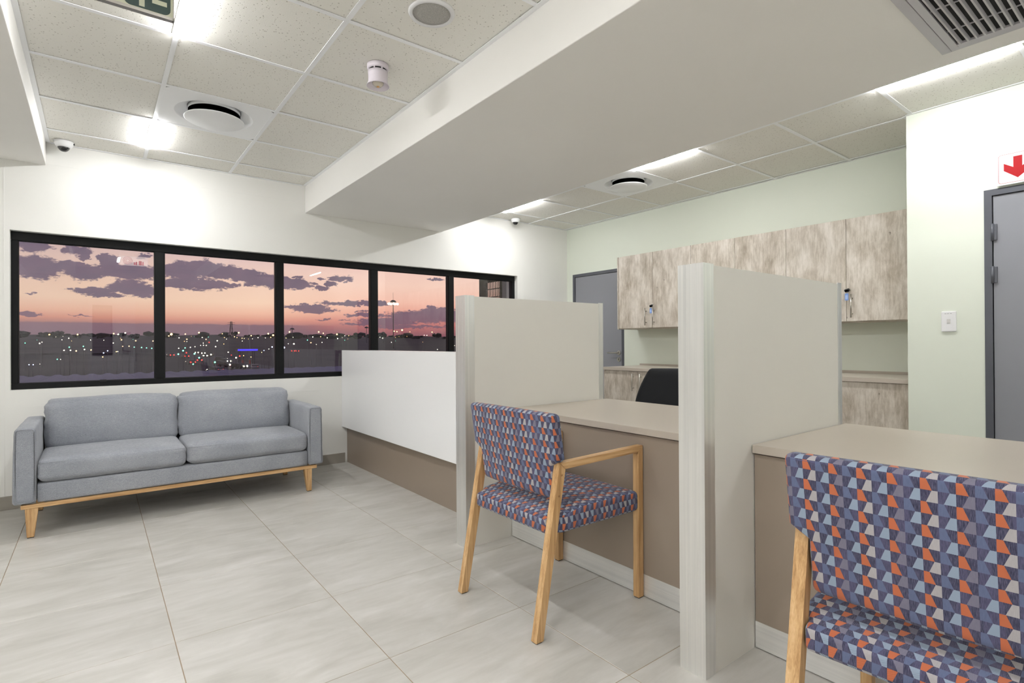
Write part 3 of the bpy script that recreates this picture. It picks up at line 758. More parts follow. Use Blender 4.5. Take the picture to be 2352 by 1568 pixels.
# light switch
t_ = empty('light_switch', (JX, 0.990, 1.195), 'white single light switch on the pale green wall beside the grey door', 'switch')
bm = bmesh.new(); prism(bm, rrect(-0.0375, 0.0375, 0.0, 0.126, 0.006), 'x', -0.010, 0.0)
mk('plate', bm, PLASTICW, t_, bevel=0.0045, segs=3)
bm = bmesh.new(); bm_box(bm, -0.0125, -0.009, -0.009, 0.009, 0.052, 0.078); o = mk('rocker', bm, plain('rocker_grey', rgb(205, 203, 200), 0.35), t_, bevel=0.0008); 
bm = bmesh.new()
for a in (-0.016, -0.002, 0.011): bm_box(bm, -0.0105, -0.0099, a, a+0.009, 0.1105, 0.1130)
mk('printed_mark', bm, plain('grey_print', rgb(140, 140, 140), 0.5), t_)

# ------------------------------------------------------------------ partitions, desks, counter
def partition(y0_, y1_, label):
    t_ = empty('partition', (2.17, (y0_+y1_)/2, 0), label, 'partition', 'aluminium edged partitions between the desks')
    wbox('panel', 1.640, 2.715, y0_+0.002, y1_-0.002, 0, 1.403, PARTW, t_)
    bm = bmesh.new()
    xa, xb = 1.622, 1.684
    prism(bm, [(xa, y0_), (xb, y0_), (xb, y0_+0.003), (xa+0.004, y0_+0.003), (xa+0.004, y1_-0.003), (xb, y1_-0.003), (xb, y1_), (xa, y1_)], 'z', 0, 1.408)
    for yy_ in (y0_+0.030, y0_+0.068): bm_box(bm, xa-0.0006, xa+0.001, yy_-0.0012, yy_+0.0012, 0, 1.408)
    for v in bm.verts: v.co -= Vector(t_.location)
    mk('edge_channel', bm, ALU, t_)
    bm = bmesh.new(); xa, xb = 2.735, 2.693
    prism(bm, [(xa, y0_), (xa, y1_), (xb, y1_), (xb, y1_-0.003), (xa-0.004, y1_-0.003), (xa-0.004, y0_+0.003), (xb, y0_+0.003), (xb, y0_)], 'z', 0, 1.408)
    for v in bm.verts: v.co -= Vector(t_.location)
    mk('edge_channel', bm, ALU, t_)
partition(2.530, 2.630, 'off-white desk partition between the white counter and the first desk')
partition(1.045, 1.146, 'tall off-white partition with broad aluminium edge in the centre foreground')

def desk(y0_, y1_, label, n=2):
    t_ = empty('desk', (2.3, (y0_+y1_)/2, 0), label, 'desk', 'taupe service desks')
    wbox('desktop', 1.928, 2.765, y0_, y1_, 0.726, 0.757, TOP, t_, bevel=0.0015)
    wbox('front_panel', 1.944, 1.962, y0_, y1_, 0.100, 0.720, BROWN, t_)
    wbox('kick_plate', 1.942, 1.962, y0_, y1_, 0.004, 0.100, ALUH, t_)
    for yy_ in (y0_+0.0, y1_-0.018): wbox('side_panel', 1.962, 2.70, yy_, yy_+0.018, 0.0, 0.726, BROWN, t_)
desk(1.148, 2.528, 'taupe service desk in the middle with a patterned armchair drawn up')
desk(-0.42, 1.043, 'taupe service desk at the lower right behind the nearest armchair')

t_ = empty('reception_counter', (1.95, 3.87, 0), 'white fronted low counter beside the sofa on a taupe base', 'counter')
wbox('white_front', 1.872, 1.908, 2.634, 5.118, 0.345, 1.080, WHITEP, t_, bevel=0.002)
wbox('base_panel', 1.922, 1.944, 2.634, 5.118, 0.0, 0.800, BROWN, t_)
wbox('packer', 1.908, 1.922, 2.7, 5.0, 0.36, 0.78, BROWN, t_)
wbox('counter_ledge', 1.908, 2.20, 2.634, 5.118, 1.046, 1.076, WHITEP, t_, bevel=0.001)
for yy_ in (2.72, 5.05): wbox('ledge_support', 1.950, 2.15, yy_, yy_+0.018, 0.760, 1.046, WHITEP, t_)
wbox('worktop', 1.944, 2.65, 2.634, 5.118, 0.73, 0.76, TOP, t_, bevel=0.001)
for yy_ in (2.64, 3.86, 5.09): wbox('side_panel', 1.944, 2.60, yy_, yy_+0.018, 0, 0.73, BROWN, t_)

# ------------------------------------------------------------------ cabinets
def bar_handle(x, y, z0_, z1_, parent, proud=0.028):
    bm = bmesh.new()
    tube(bm, [(x-proud, y, z0_), (x-proud, y, z1_)], 0.0055, 10)
    for z in (z0_+0.03, z1_-0.03): tube(bm, [(x-proud, y, z), (x, y, z)], 0.0045, 8)
    off = Vector((0,0,0)); p = parent
    while p: off += Vector(p.location); p = p.parent
    for v in bm.verts: v.co -= off
    return mk('handle', bm, STEEL, parent)
UX, UZ0, UZ1 = 4.53, 1.288, 2.071
def wall_cab(ya, yb, doors, label, handles):
    t_ = empty('wall_cabinet', (UX+0.16, (ya+yb)/2, UZ0), label, 'cabinet', 'concrete-look wall cabinets')
    wbox('carcass', UX+0.019, XR-0.001, ya+0.001, yb-0.001, UZ0, UZ1-0.001, CONC, t_)
    n = doors; w_ = (yb-ya)/n
    for k in range(n):
        a = ya+k*w_; o = wbox('cabinet_door', UX, UX+0.018, a+0.0015, a+w_-0.0015, UZ0+0.004, UZ1, CONC, t_, bevel=0.0006)
        if handles[k] is not None: bar_handle(UX, handles[k], 1.318, 1.495, o)
        if k == 0 and handles[k] is not None:
            yl = a+w_-0.02 if n > 1 else a+w_-0.02
            bm = bmesh.new(); lathe(bm, [(0.0, -0.004), (0.009, -0.004), (0.009, 0.0), (0.0, 0.0)], 14, (UX, handles[k]+0.020, 1.530), axis='x')
            off = Vector(o.location)+Vector(t_.location)
            for v in bm.verts: v.co -= off
            mk('lock', bm, STEEL, o)
    return t_
W = 0.452
ys = [3.957-W*k for k in range(7)]
wall_cab(ys[2], ys[0], 2, 'wall cabinet nearest the far grey door, with two doors and a key', (3.484, 3.584))
wall_cab(ys[4], ys[2], 2, 'two door wall cabinet showing above the tall partition', (2.58+0.04-0.46+0.45, None))
wall_cab(ys[5], ys[4], 1, 'single door wall cabinet above the right part of the tall partition', (None,))
wall_cab(1.215, ys[5], 1, 'wall cabinet at the right end against the green return wall, key in its door', (1.656,))
tag(box('cabinet_end_panel', UX-0.004, XR-0.001, ys[0]+0.002, ys[0]+0.018, UZ0-0.004, UZ1, CONC, bevel=0.0006), 'thin upright end panel closing the row of wall cabinets by the far door', 'panel')
KEYB = plain('black_key_head', rgb(20, 18, 18), 0.4); TAGB, tt, b_ = new_mat('blue_key_tag'); P_(b_, col=rgb(128, 160, 222), rough=0.25)
TAGL = plain('tag_paper', rgb(170, 198, 240), 0.3)
def key(y, z, label):
    t_ = empty('key', (UX-0.01, y, z), label, 'key', 'keys with blue tags in the cabinet locks')
    bm = bmesh.new(); lathe(bm, [(0.0, -0.022), (0.011, -0.022), (0.011, -0.017), (0.0, -0.017)], 14, (0, 0.006, 0), axis='x')
    lathe(bm, [(0.0, -0.022), (0.011, -0.022), (0.011, -0.017), (0.0, -0.017)], 14, (0, -0.010, 0.004), axis='x')
    bm_box(bm, -0.022, -0.017, -0.014, 0.012, -0.014, 0.004); bm_box(bm, -0.017, 0.009, -0.002, 0.002, -0.004, 0.001)
    mk('key_head', bm, KEYB, t_)
    bm = bmesh.new(); prism(bm, rrect(-0.012, 0.012, -0.075, -0.022, 0.004), 'x', -0.024, -0.020); mk('tag', bm, TAGB, t_)
    bm = bmesh.new(); bm_box(bm, -0.0246, -0.0241, -0.008, 0.008, -0.066, -0.036); mk('tag_label', bm, TAGL, t_)
key(3.504, 1.513, 'black key with blue tag in the far wall cabinet')
key(1.683, 1.524, 'black key with blue tag in the wall cabinet beside the green return wall')

BX = 4.262; BZ = 0.884
t_ = empty('worktop', (4.55, 2.7, BZ-0.03), 'long taupe worktop on the base cabinets along the green wall', 'worktop')
wbox('board', 4.245, XR-0.001, 1.210, 3.935, BZ-0.030, BZ, TOP, t_, bevel=0.0012)
wbox('upstand', XR-0.012, XR-0.001, 1.212, 3.935, BZ, BZ+0.020, TOP, t_)
def base_cab(ya, yb, label, hy, n=2):
    t_ = empty('base_cabinet', (4.55, (ya+yb)/2, 0), label, 'cabinet', 'concrete-look base cabinets')
    wbox('carcass', BX+0.019, XR-0.012, ya+0.001, yb-0.001, 0.08, BZ-0.0305, CONC, t_)
    wbox('plinth', BX+0.06, BX+0.075, ya, yb, 0.0, 0.08, BROWN, t_)
    w_ = (yb-ya)/n
    for k in range(n):
        a = ya+k*w_; o = wbox('cabinet_door', BX, BX+0.018, a+0.0015, a+w_-0.0015, 0.082, BZ-0.033, CONC, t_, bevel=0.0006)
        if hy and hy[k] is not None: bar_handle(BX, hy[k], 0.655, 0.828, o)
base_cab(3.040, 3.925, 'base cabinet left of the black office chair with two bar handles', (3.440, 3.535))
base_cab(2.140, 3.038, 'base cabinet behind the black office chair', (2.54, 2.64))
base_cab(1.215, 2.138, 'base cabinet right of the tall partition by the green return wall', (None, None))
tag(box('cabinet_end_panel', BX-0.001, XR-0.012, 3.9265, 3.9345, 0, BZ-0.0305, CONC), 'thin end panel of the base cabinets below the worktop', 'panel')

# ------------------------------------------------------------------ sofa
def loopxz(cx_, cz_, w_, h_, y, r=0.05, n=5):
    return [(p[0], y, p[1]) for p in rrect(cx_-w_/2, cx_+w_/2, cz_-h_/2, cz_+h_/2, r, n)]
SX0, SX1, SY0, SY1 = -0.385, 1.402, 4.255, 5.03
so = empty('sofa', ((SX0+SX1)/2, 4.64, 0), 'grey two seat sofa with oak legs under the window', 'sofa')
def upo(name, bm, par=so, mat=SOFA):
    for v in bm.verts: v.co -= Vector(so.location)
    return mk(name, bm, mat, par, smooth=True)
def arm(x0_, x1_, out):
    def pr(p):
        k = (p.z+0.22)/0.44; q = p.copy()
        if p.x*out > 0: q.x += out*0.010*(1-k)
        return q
    bm = bmesh.new(); soft_box(bm, x1_-x0_, SY1-SY0-0.02, 0.447, 0.020, (0.0, 0.0, 0.004), 12, 0.002, c=((x0_+x1_)/2, (SY0+SY1)/2-0.005, 0.426), profile=pr)
    a = upo('armrest', bm)
    bm = bmesh.new(); tube(bm, loopxz((x0_+x1_)/2, 0.43, x1_-x0_-0.016, 0.430, SY0+0.004, 0.018), 0.0028, 6, True)
    upo('piping', bm, a)
arm(SX0, SX0+0.100, -1); arm(SX1-0.105, SX1, 1)
bm = bmesh.new(); soft_box(bm, SX1-SX0-0.206, 0.70, 0.115, 0.012, (0, 0.0, 0), 8, c=((SX0+SX1)/2-0.002, SY0+0.372, 0.258)); upo('seat_base', bm)
def leanb(p): q = p.copy(); q.y += (p.z)*0.22; return q
bm = bmesh.new(); soft_box(bm, SX1-SX0-0.21, 0.10, 0.50, 0.03, (0, 0, 0), 8, c=((SX0+SX1)/2, 4.955, 0.46)); upo('back_frame', bm)
mid = 0.488
for a, b_, sd in ((SX0+0.102, mid-0.002, 1.7), (mid+0.002, SX1-0.107, 8.1)):
    bm = bmesh.new(); soft_box(bm, b_-a, 0.56, 0.142, 0.040, (0.002, 0.008, 0.012), 16, 0.004, sd, c=((a+b_)/2, 4.545, 0.389)); c_ = upo('seat_cushion', bm)
    bm = bmesh.new()
    pts = [(p[0], p[1], 0.437) for p in rrect(a+0.008, b_-0.008, 4.268, 4.80, 0.03, 4)]
    tube(bm, pts, 0.0022, 6, True); upo('piping', bm, c_)
    bm = bmesh.new(); soft_box(bm, b_-a-0.004, 0.150, 0.335, 0.050, (0.004, 0.028, 0.010), 18, 0.007, sd*2, c=((a+b_)/2, 4.835, 0.602), profile=leanb); c_ = upo('back_cushion', bm)
    bm = bmesh.new()
    pts = []
    for p in rrect(a+0.030, b_-0.030, 0.462, 0.738, 0.055, 5): pts.append((p[0], 4.782+(p[1]-0.602)*0.22-0.0, p[1]))
    tube(bm, pts, 0.0026, 6, True); upo('piping', bm, c_)
OAK = OAKX
o = wbox('oak_rail', SX0+0.030, SX1-0.042, SY0+0.010, SY0+0.035, 0.176, 0.199, OAKX, so, bevel=0.002)
wbox('oak_rail', SX0+0.030, SX1-0.042, SY1-0.06, SY1-0.035, 0.176, 0.199, OAKX, so, bevel=0.002)
for xx in (SX0+0.030, SX1-0.067): wbox('oak_side_rail', xx, xx+0.025, SY0+0.035, SY1-0.06, 0.176, 0.199, OAKX, so, bevel=0.002)
def sleg(xt0, xt1, xb0, xb1, y0_, y1_):
    bm = bmesh.new()
    top = [(xt0, y0_), (xt1, y0_), (xt1, y1_), (xt0, y1_)]; bot = [(xb0, y0_+0.008), (xb1, y0_+0.008), (xb1, y1_-0.008), (xb0, y1_-0.008)]
    cx_ = (xt0+xt1)/2; cy__ = (y0_+y1_)/2
    A = [bm.verts.new((p[0]-cx_, p[1]-cy__, 0.004)) for p in bot]; B = [bm.verts.new((p[0]-cx_, p[1]-cy__, 0.176)) for p in top]
    bm.faces.new(A[::-1]); bm.faces.new(B)
    for k in range(4): bm.faces.new((A[k], A[(k+1) % 4], B[(k+1) % 4], B[k]))
    o = mk('leg', bm, OAKZ, so, bevel=0.003, loc=Vector((cx_, cy__, 0))-Vector(so.location))
    bm = bmesh.new(); bm_box(bm, xb0-cx_+0.002, xb1-cx_-0.002, y0_+0.01-cy__, y1_-0.01-cy__, 0.0, 0.004); mk('foot_pad', bm, RUBBER, o)
for y0_, y1_ in ((SY0+0.014, SY0+0.060), (SY1-0.095, SY1-0.050)):
    sleg(SX0+0.048, SX0+0.110, SX0+0.056, SX0+0.090, y0_, y1_); sleg(SX1-0.135, SX1-0.078, SX1-0.112, SX1-0.078, y0_, y1_)

# ------------------------------------------------------------------ patterned armchairs (built about their rear foot line, facing +x)
def armchair(loc, rz, label):
    t_ = empty('armchair', loc, label, 'chair', 'patterned armchairs at the desks', rz=rz)
    HW = 0.2785; lw = 0.032; ld = 0.036
    zt = 0.668; lean = 0.124
    for s in (-1, 1):
        ya, yb = (HW-lw, HW) if s > 0 else (-HW, -HW+lw)
        ym = (ya+yb)/2
        def shp(name, poly, mat):
            bm = bmesh.new(); prism(bm, [(p[0], p[1]) for p in poly], 'y', ya-ym, yb-ym)
            return mk(name, bm, mat, t_, bevel=0.0025, loc=(0, ym, 0))
        # rear leg, mitred into the arm
        rl = shp('leg', [(0, 0.004), (ld, 0.004), (ld+lean*0.965, zt-0.028), (lean+0.002, zt), (lean, zt)], OAKZ)
        fl = shp('leg', [(0.595, 0.004), (0.630, 0.004), (0.630, zt+0.010), (0.598, zt-0.018)], OAKZ)
        shp('arm', [(lean+0.003, zt), (ld+lean*0.965+0.001, zt-0.028), (0.597, zt-0.018), (0.629, zt+0.011)], OAKX)
        for leg_, x_ in ((rl, 0.0), (fl, 0.595)):
            bm = bmesh.new(); bm_box(bm, x_+0.004, x_+ld-0.005, -lw/2+0.003, lw/2-0.003, 0.0, 0.004); mk('foot_pad', bm, RUBBER, leg_)
        for z_ in (0.62, 0.54):
            bm = bmesh.new(); lathe(bm, [(0.0, s*lw/2), (0.0045, s*lw/2), (0.0045, s*lw/2+s*0.0006), (0.0, s*lw/2+s*0.0006)], 12, (lean*z_/zt+0.02, 0, z_), axis='y')
            mk('wood_plug', bm, m_plug, rl)
    for yy_ in (-1,):
        pass
    # seat: wide cushion notched between the rear legs
    bm = bmesh.new()
    def sp(p):
        q = p.copy()
        k = max(0.0, min(1.0, (0.060-(p.x+0.263))/0.012))      # rear end narrows between the legs
        q.y *= 1-0.115*k
        cr = max(0, 1-((p.x-0.06)/0.21)**2)*max(0, 1-(p.y/0.28)**2)
        q.z += (0.016*cr-0.024*max(0, (-p.x-0.10)/0.165))*max(0.0, min(1.0, 0.5+p.z/0.09))
        q.z += 0.012*(p.x/0.27)*0.0
        return q
    soft_box(bm, 0.530, 0.553, 0.090, 0.022, (0, 0, 0.004), 26, 0.0, c=(0.341, 0, 0.432), profile=sp)
    o = mk('seat', bm, FABRIC, t_, smooth=True); box_uv(o.data, lambda co: 0.076, True, (0.012, 0.40))
    bm = bmesh.new(); bm_box(bm, 0.14, 0.56, -0.235, 0.235, 0.381, 0.392); mk('seat_board', bm, BLACKP, t_)
    # backrest: wide head over the leg tops, narrow part between the legs
    bm = bmesh.new()
    ZL, ZH = 0.517, 0.862
    def bp(p):
        z = p.z+(ZL+ZH)/2; q = p.copy()
        if z < 0.672:
            k = min(1.0, (0.672-z)/0.010); q.y *= 1-k*(1-0.243/0.288)
        q.x += -0.155*(z-0.69)           # recline
        cr = max(0, 1-(p.y/0.30)**2)
        q.x -= 0.016*cr-0.014            # gentle curve
        if z > 0.80: q.z += 0.004*cr
        return q
    soft_box(bm, 0.052, 0.576, ZH-ZL, 0.018, (0.004, 0, 0), 34, 0.0, c=(0.112, 0, (ZL+ZH)/2), profile=bp)
    o = mk('backrest', bm, FABRIC, t_, smooth=True); box_uv(o.data, lambda co: 0.100-0.155*(co.z-0.69)-0.016*max(0, 1-(co.y/0.30)**2), False, (0.006, 0.0))
    # stitched seam along the top rear edge
    bm = bmesh.new(); pts = []
    for k in range(25):
        y = -0.268+0.536*k/24; cr = max(0, 1-(y/0.30)**2)
        pts.append((0.112-0.026-0.155*(0.846-0.69)-0.016*cr+0.0155, y, 0.8495+0.004*cr))
    tube(bm, pts, 0.0016, 6); mk('seam', bm, m_seam, o)
    bm = bmesh.new(); bm_box(bm, 0.118, 0.138, -0.2465, 0.2465, 0.440, 0.515); 
    return t_
m_plug = plain('wood_plug', rgb(150, 108, 66), 0.5)
m_seam = plain('navy_thread', rgb(84, 88, 122), 0.8)
armchair((1.309, 1.8365, 0), 0, 'patterned oak armchair pushed up to the middle desk, seen whole')
armchair((1.293, 0.362, 0), math.radians(3.0), 'nearest patterned oak armchair, cut off by the lower right corner')

# ------------------------------------------------------------------ office chair
def office_chair(loc, rz, label):
    t_ = empty('office_chair', loc, label, 'chair', rz=rz)      # faces +x
    bm = bmesh.new()
    def bp(p):
        q = p.copy(); k = (p.z+0.25)/0.5
        wd = 1.0 if k < 0.45 else 1.0-0.42*((k-0.45)/0.55)**1.6
        q.y *= wd; q.x += -0.10*k+0.35*(p.y*p.y)
        return q
    soft_box(bm, 0.060, 0.50, 0.50, 0.028, (0.004, 0, 0), 16, c=(-0.20, 0, 0.702), profile=bp)
    mk('backrest', bm, DARKF, t_, smooth=True)
    bm = bmesh.new(); soft_box(bm, 0.48, 0.50, 0.075, 0.034, (0, 0, 0.010), 12, c=(0.06, 0, 0.452)); mk('seat', bm, DARKF, t_, smooth=True)
    bm = bmesh.new(); tube(bm, [(0.0, 0, 0.40), (-0.15, 0, 0.395), (-0.22, 0, 0.42), (-0.25, 0, 0.55)], 0.020, 8); bm_box(bm, -0.1, 0.12, -0.09, 0.09, 0.392, 0.415); mk('back_support', bm, BLACKP, t_)
    bm = bmesh.new(); lathe(bm, [(0.028, 0.07), (0.028, 0.24), (0.016, 0.245), (0.016, 0.395)], 20); mk('gas_column', bm, BLACKP, t_)
    bm = bmesh.new()
    for k in range(5):
        a = 2*PI*k/5; tube(bm, [(0.02*math.cos(a), 0.02*math.sin(a), 0.105), (0.16*math.cos(a), 0.16*math.sin(a), 0.095), (0.29*math.cos(a), 0.29*math.sin(a), 0.066)], 0.017, 8)
    mk('star_base', bm, BLACKP, t_)
    for k in range(5):
        a = 2*PI*k/5; bm = bmesh.new(); x_, y_ = 0.29*math.cos(a), 0.29*math.sin(a)
        lathe(bm, [(0.0, -0.022), (0.022, -0.022), (0.025, -0.018), (0.025, -0.004), (0.0, -0.004)], 18, (x_, y_, 0.025), axis='y')
        lathe(bm, [(0.0, 0.004), (0.025, 0.004), (0.025, 0.018), (0.022, 0.022), (0.0, 0.022)], 18, (x_, y_, 0.025), axis='y')
        tube(bm, [(x_, y_, 0.025), (x_, y_, 0.068)], 0.006, 8)
        mk('castor', bm, BLACKP, t_)
    for s in (-1, 1):
        bm = bmesh.new(); tube(bm, [(0.05, s*0.20, 0.41), (0.05, s*0.275, 0.41), (0.04, s*0.285, 0.45), (0.03, s*0.285, 0.63)], 0.012, 8)
        bm_box(bm, -0.08, 0.16, s*0.285-0.03, s*0.285+0.03, 0.628, 0.652); mk('armrest', bm, BLACKP, t_)
office_chair((3.03, 2.19, 0), math.radians(-142), 'black office chair showing its rounded back behind the middle desk')

# ------------------------------------------------------------------ outside
YARD = dict()
def ground_z(y): return -9+0.0215*y
m_, tt, b_ = new_mat('night_ground')
g = tt.new('ShaderNodeNewGeometry'); n = tt.noise(g.outputs['Position'], 0.02, 6, 0.65); n5 = tt.noise(g.outputs['Position'], 0.2, 4, 0.6)
f_ = tt.math('ADD', tt.math('MULTIPLY', n['Fac'], 0.7), tt.math('MULTIPLY', n5['Fac'], 0.3))
tt.link(tt.ramp(f_, [(0.35, rgb(44, 41, 46)), (0.6, rgb(76, 67, 70))]), b_.inputs['Base Color']); P_(b_, rough=0.9)
NG = m_
bm = bmesh.new(); rr = random.Random(3)
xs_ = [-900+60*i for i in range(51)]; ysg = [8, 30, 60, 110, 200, 350, 600, 900, 1250, 1500]
grid = [[bm.verts.new((x, y, ground_z(y)+(rr.uniform(-2, 3.5) if y > 1000 else (rr.uniform(-.25, .25) if y > 60 else 0)))) for x in xs_] for y in ysg]
for j in range(len(ysg)-1):
    for i in range(len(xs_)-1): bm.faces.new((grid[j][i], grid[j][i+1], grid[j+1][i+1], grid[j+1][i]))
tag(mk('ground', bm, NG), 'dark town and veld sloping up to the horizon', kind='structure')
ROAD = plain('asphalt_road', rgb(70, 68, 74), 0.7)
pts = [(-60, 330), (24, 291), (31, 262), (33, 225), (32, 190), (33, 160), (36, 137), (44, 110), (60, 80)]
bm = bmesh.new(); L_ = []; R_ = []
for k, (x, y) in enumerate(pts):
    a = Vector(pts[max(0, k-1)]); b2 = Vector(pts[min(len(pts)-1, k+1)]); dd = (b2-a).normalized(); nn = Vector((-dd.y, dd.x))
    for lst, s in ((L_, 7), (R_, -7)): lst.append(bm.verts.new((x+nn.x*s, y+nn.y*s, ground_z(y)+0.35)))
for k in range(len(pts)-1): bm.faces.new((L_[k], L_[k+1], R_[k+1], R_[k]))
tag(mk('road', bm, ROAD), 'busy road curving away from the building', kind='structure')
# corrugated roof just under the window
RF = plain('blue_grey_roof_sheet', rgb(104, 104, 142), 0.55, 0.0)
bm = bmesh.new(); nx = 220
prev = None
for i in range(nx+1):
    x = -5.7+i*0.045; dz = (0.018 if i % 4 in (1, 2) else 0.0)
    cur = (bm.verts.new((x, 5.9, 0.79+dz)), bm.verts.new((x, 9.4, 0.735+dz)), bm.verts.new((x, 9.4, 0.70)), bm.verts.new((x, 5.9, 0.75)))
    if prev:
        for a, b2 in ((0, 1), (1, 2), (2, 3), (3, 0)): bm.faces.new((prev[a], prev[b2], cur[b2], cur[a]))
    prev = cur
tag(mk('corrugated_roof', bm, RF), 'blue grey corrugated roof just below the window', 'roof')
# outside wing wall with a barred opening
t_ = empty('outside_wall', (4.40, 6.0, 0.5), 'grey outside wall with barred opening beyond the last window pane', 'wall')
OW = paint('outside_render', rgb(150, 152, 152)); 
wbox('rendered_wall', 4.25, 4.42, 5.36, 5.72, 0.5, 2.05, OW, t_)
bm = bmesh.new()
for q in ((5.72, 5.78, 0.5, 2.05), (6.10, 6.26, 0.5, 2.05), (5.78, 6.10, 1.97, 2.05), (5.78, 6.10, 0.5, 0.6)): bm_box(bm, 4.25, 4.275, q[0], q[1], q[2], q[3])
for v in bm.verts: v.co -= Vector(t_.location)
mk('dark_surround', bm, FRAME, t_)
for k in range(8): wbox('bar', 4.255, 4.265, 5.805+k*0.037, 5.815+k*0.037, 0.6, 1.97, BLACKP, t_)
for k in range(12): wbox('cross_bar', 4.254, 4.266, 5.78, 6.10, 0.66+k*0.11, 0.672+k*0.11, BLACKP, t_)

# far trees along the horizon
TREE = plain('tree_silhouette', rgb(44, 40, 48), 0.95)
rr = random.Random(11); tm = []
for k in range(4):
    bm = bmesh.new()
    for q in range(7):
        tmp = bmesh.new(); bmesh.ops.create_icosphere(tmp, subdivisions=1, radius=rr.uniform(.22, .45)); c_ = Vector((rr.uniform(-.45, .45), rr.uniform(-.3, .3), rr.uniform(.35, .85)))
        vm = {v: bm.verts.new(v.co*(1+rr.uniform(-.25, .25))+c_) for v in tmp.verts}
        for f in tmp.faces: bm.faces.new([vm[v] for v in f.verts])
        tmp.free()
    lathe(bm, [(0.05, 0.0), (0.04, 0.5)], 6)
    me = bpy.data.meshes.new('tree'); bm.to_mesh(me); bm.free(); me.materials.append(TREE); tm.append(me)
tp = []
for k in range(130):
    az_ = rr.uniform(-0.10, 0.62); dist = rr.uniform(870, 1300); x, y = dist*math.tan(az_), dist
    if any(abs(x-a) < 34 and abs(y-b2) < 22 for a, b2 in tp) or abs(x-160.6) < 30: continue
    tp.append((x, y))
    s = rr.uniform(5, 11)
    o = bpy.data.objects.new('tree', tm[k % 4]); COL.objects.link(o); o.location = (x, y, ground_z(y)-1); o.scale = (s*rr.uniform(.9, 2.4), s, s*rr.uniform(.7, 1.1))
    tag(o, 'dark tree crown on the far skyline at dusk', 'tree', 'trees along the skyline')
# lamps: (azimuth, elevation, size, colour) seen over the town, each a lamp on its pole
LC = {'w': emis('lamp_white', rgb(255, 244, 214), 9), 'o': emis('lamp_orange', rgb(255, 190, 110), 11), 'g': emis('lamp_green', rgb(120, 255, 205), 5),
      'r': emis('lamp_red', rgb(255, 50, 44), 5), 'b': emis('lamp_blue_white', rgb(190, 205, 255), 10), 'v': emis('canopy_blue', rgb(60, 50, 255), 2.2)}
POLE = plain('galvanised_pole', rgb(80, 74, 78), 0.6)
for k_ in LC: LC[k_].cycles.emission_sampling = 'NONE'
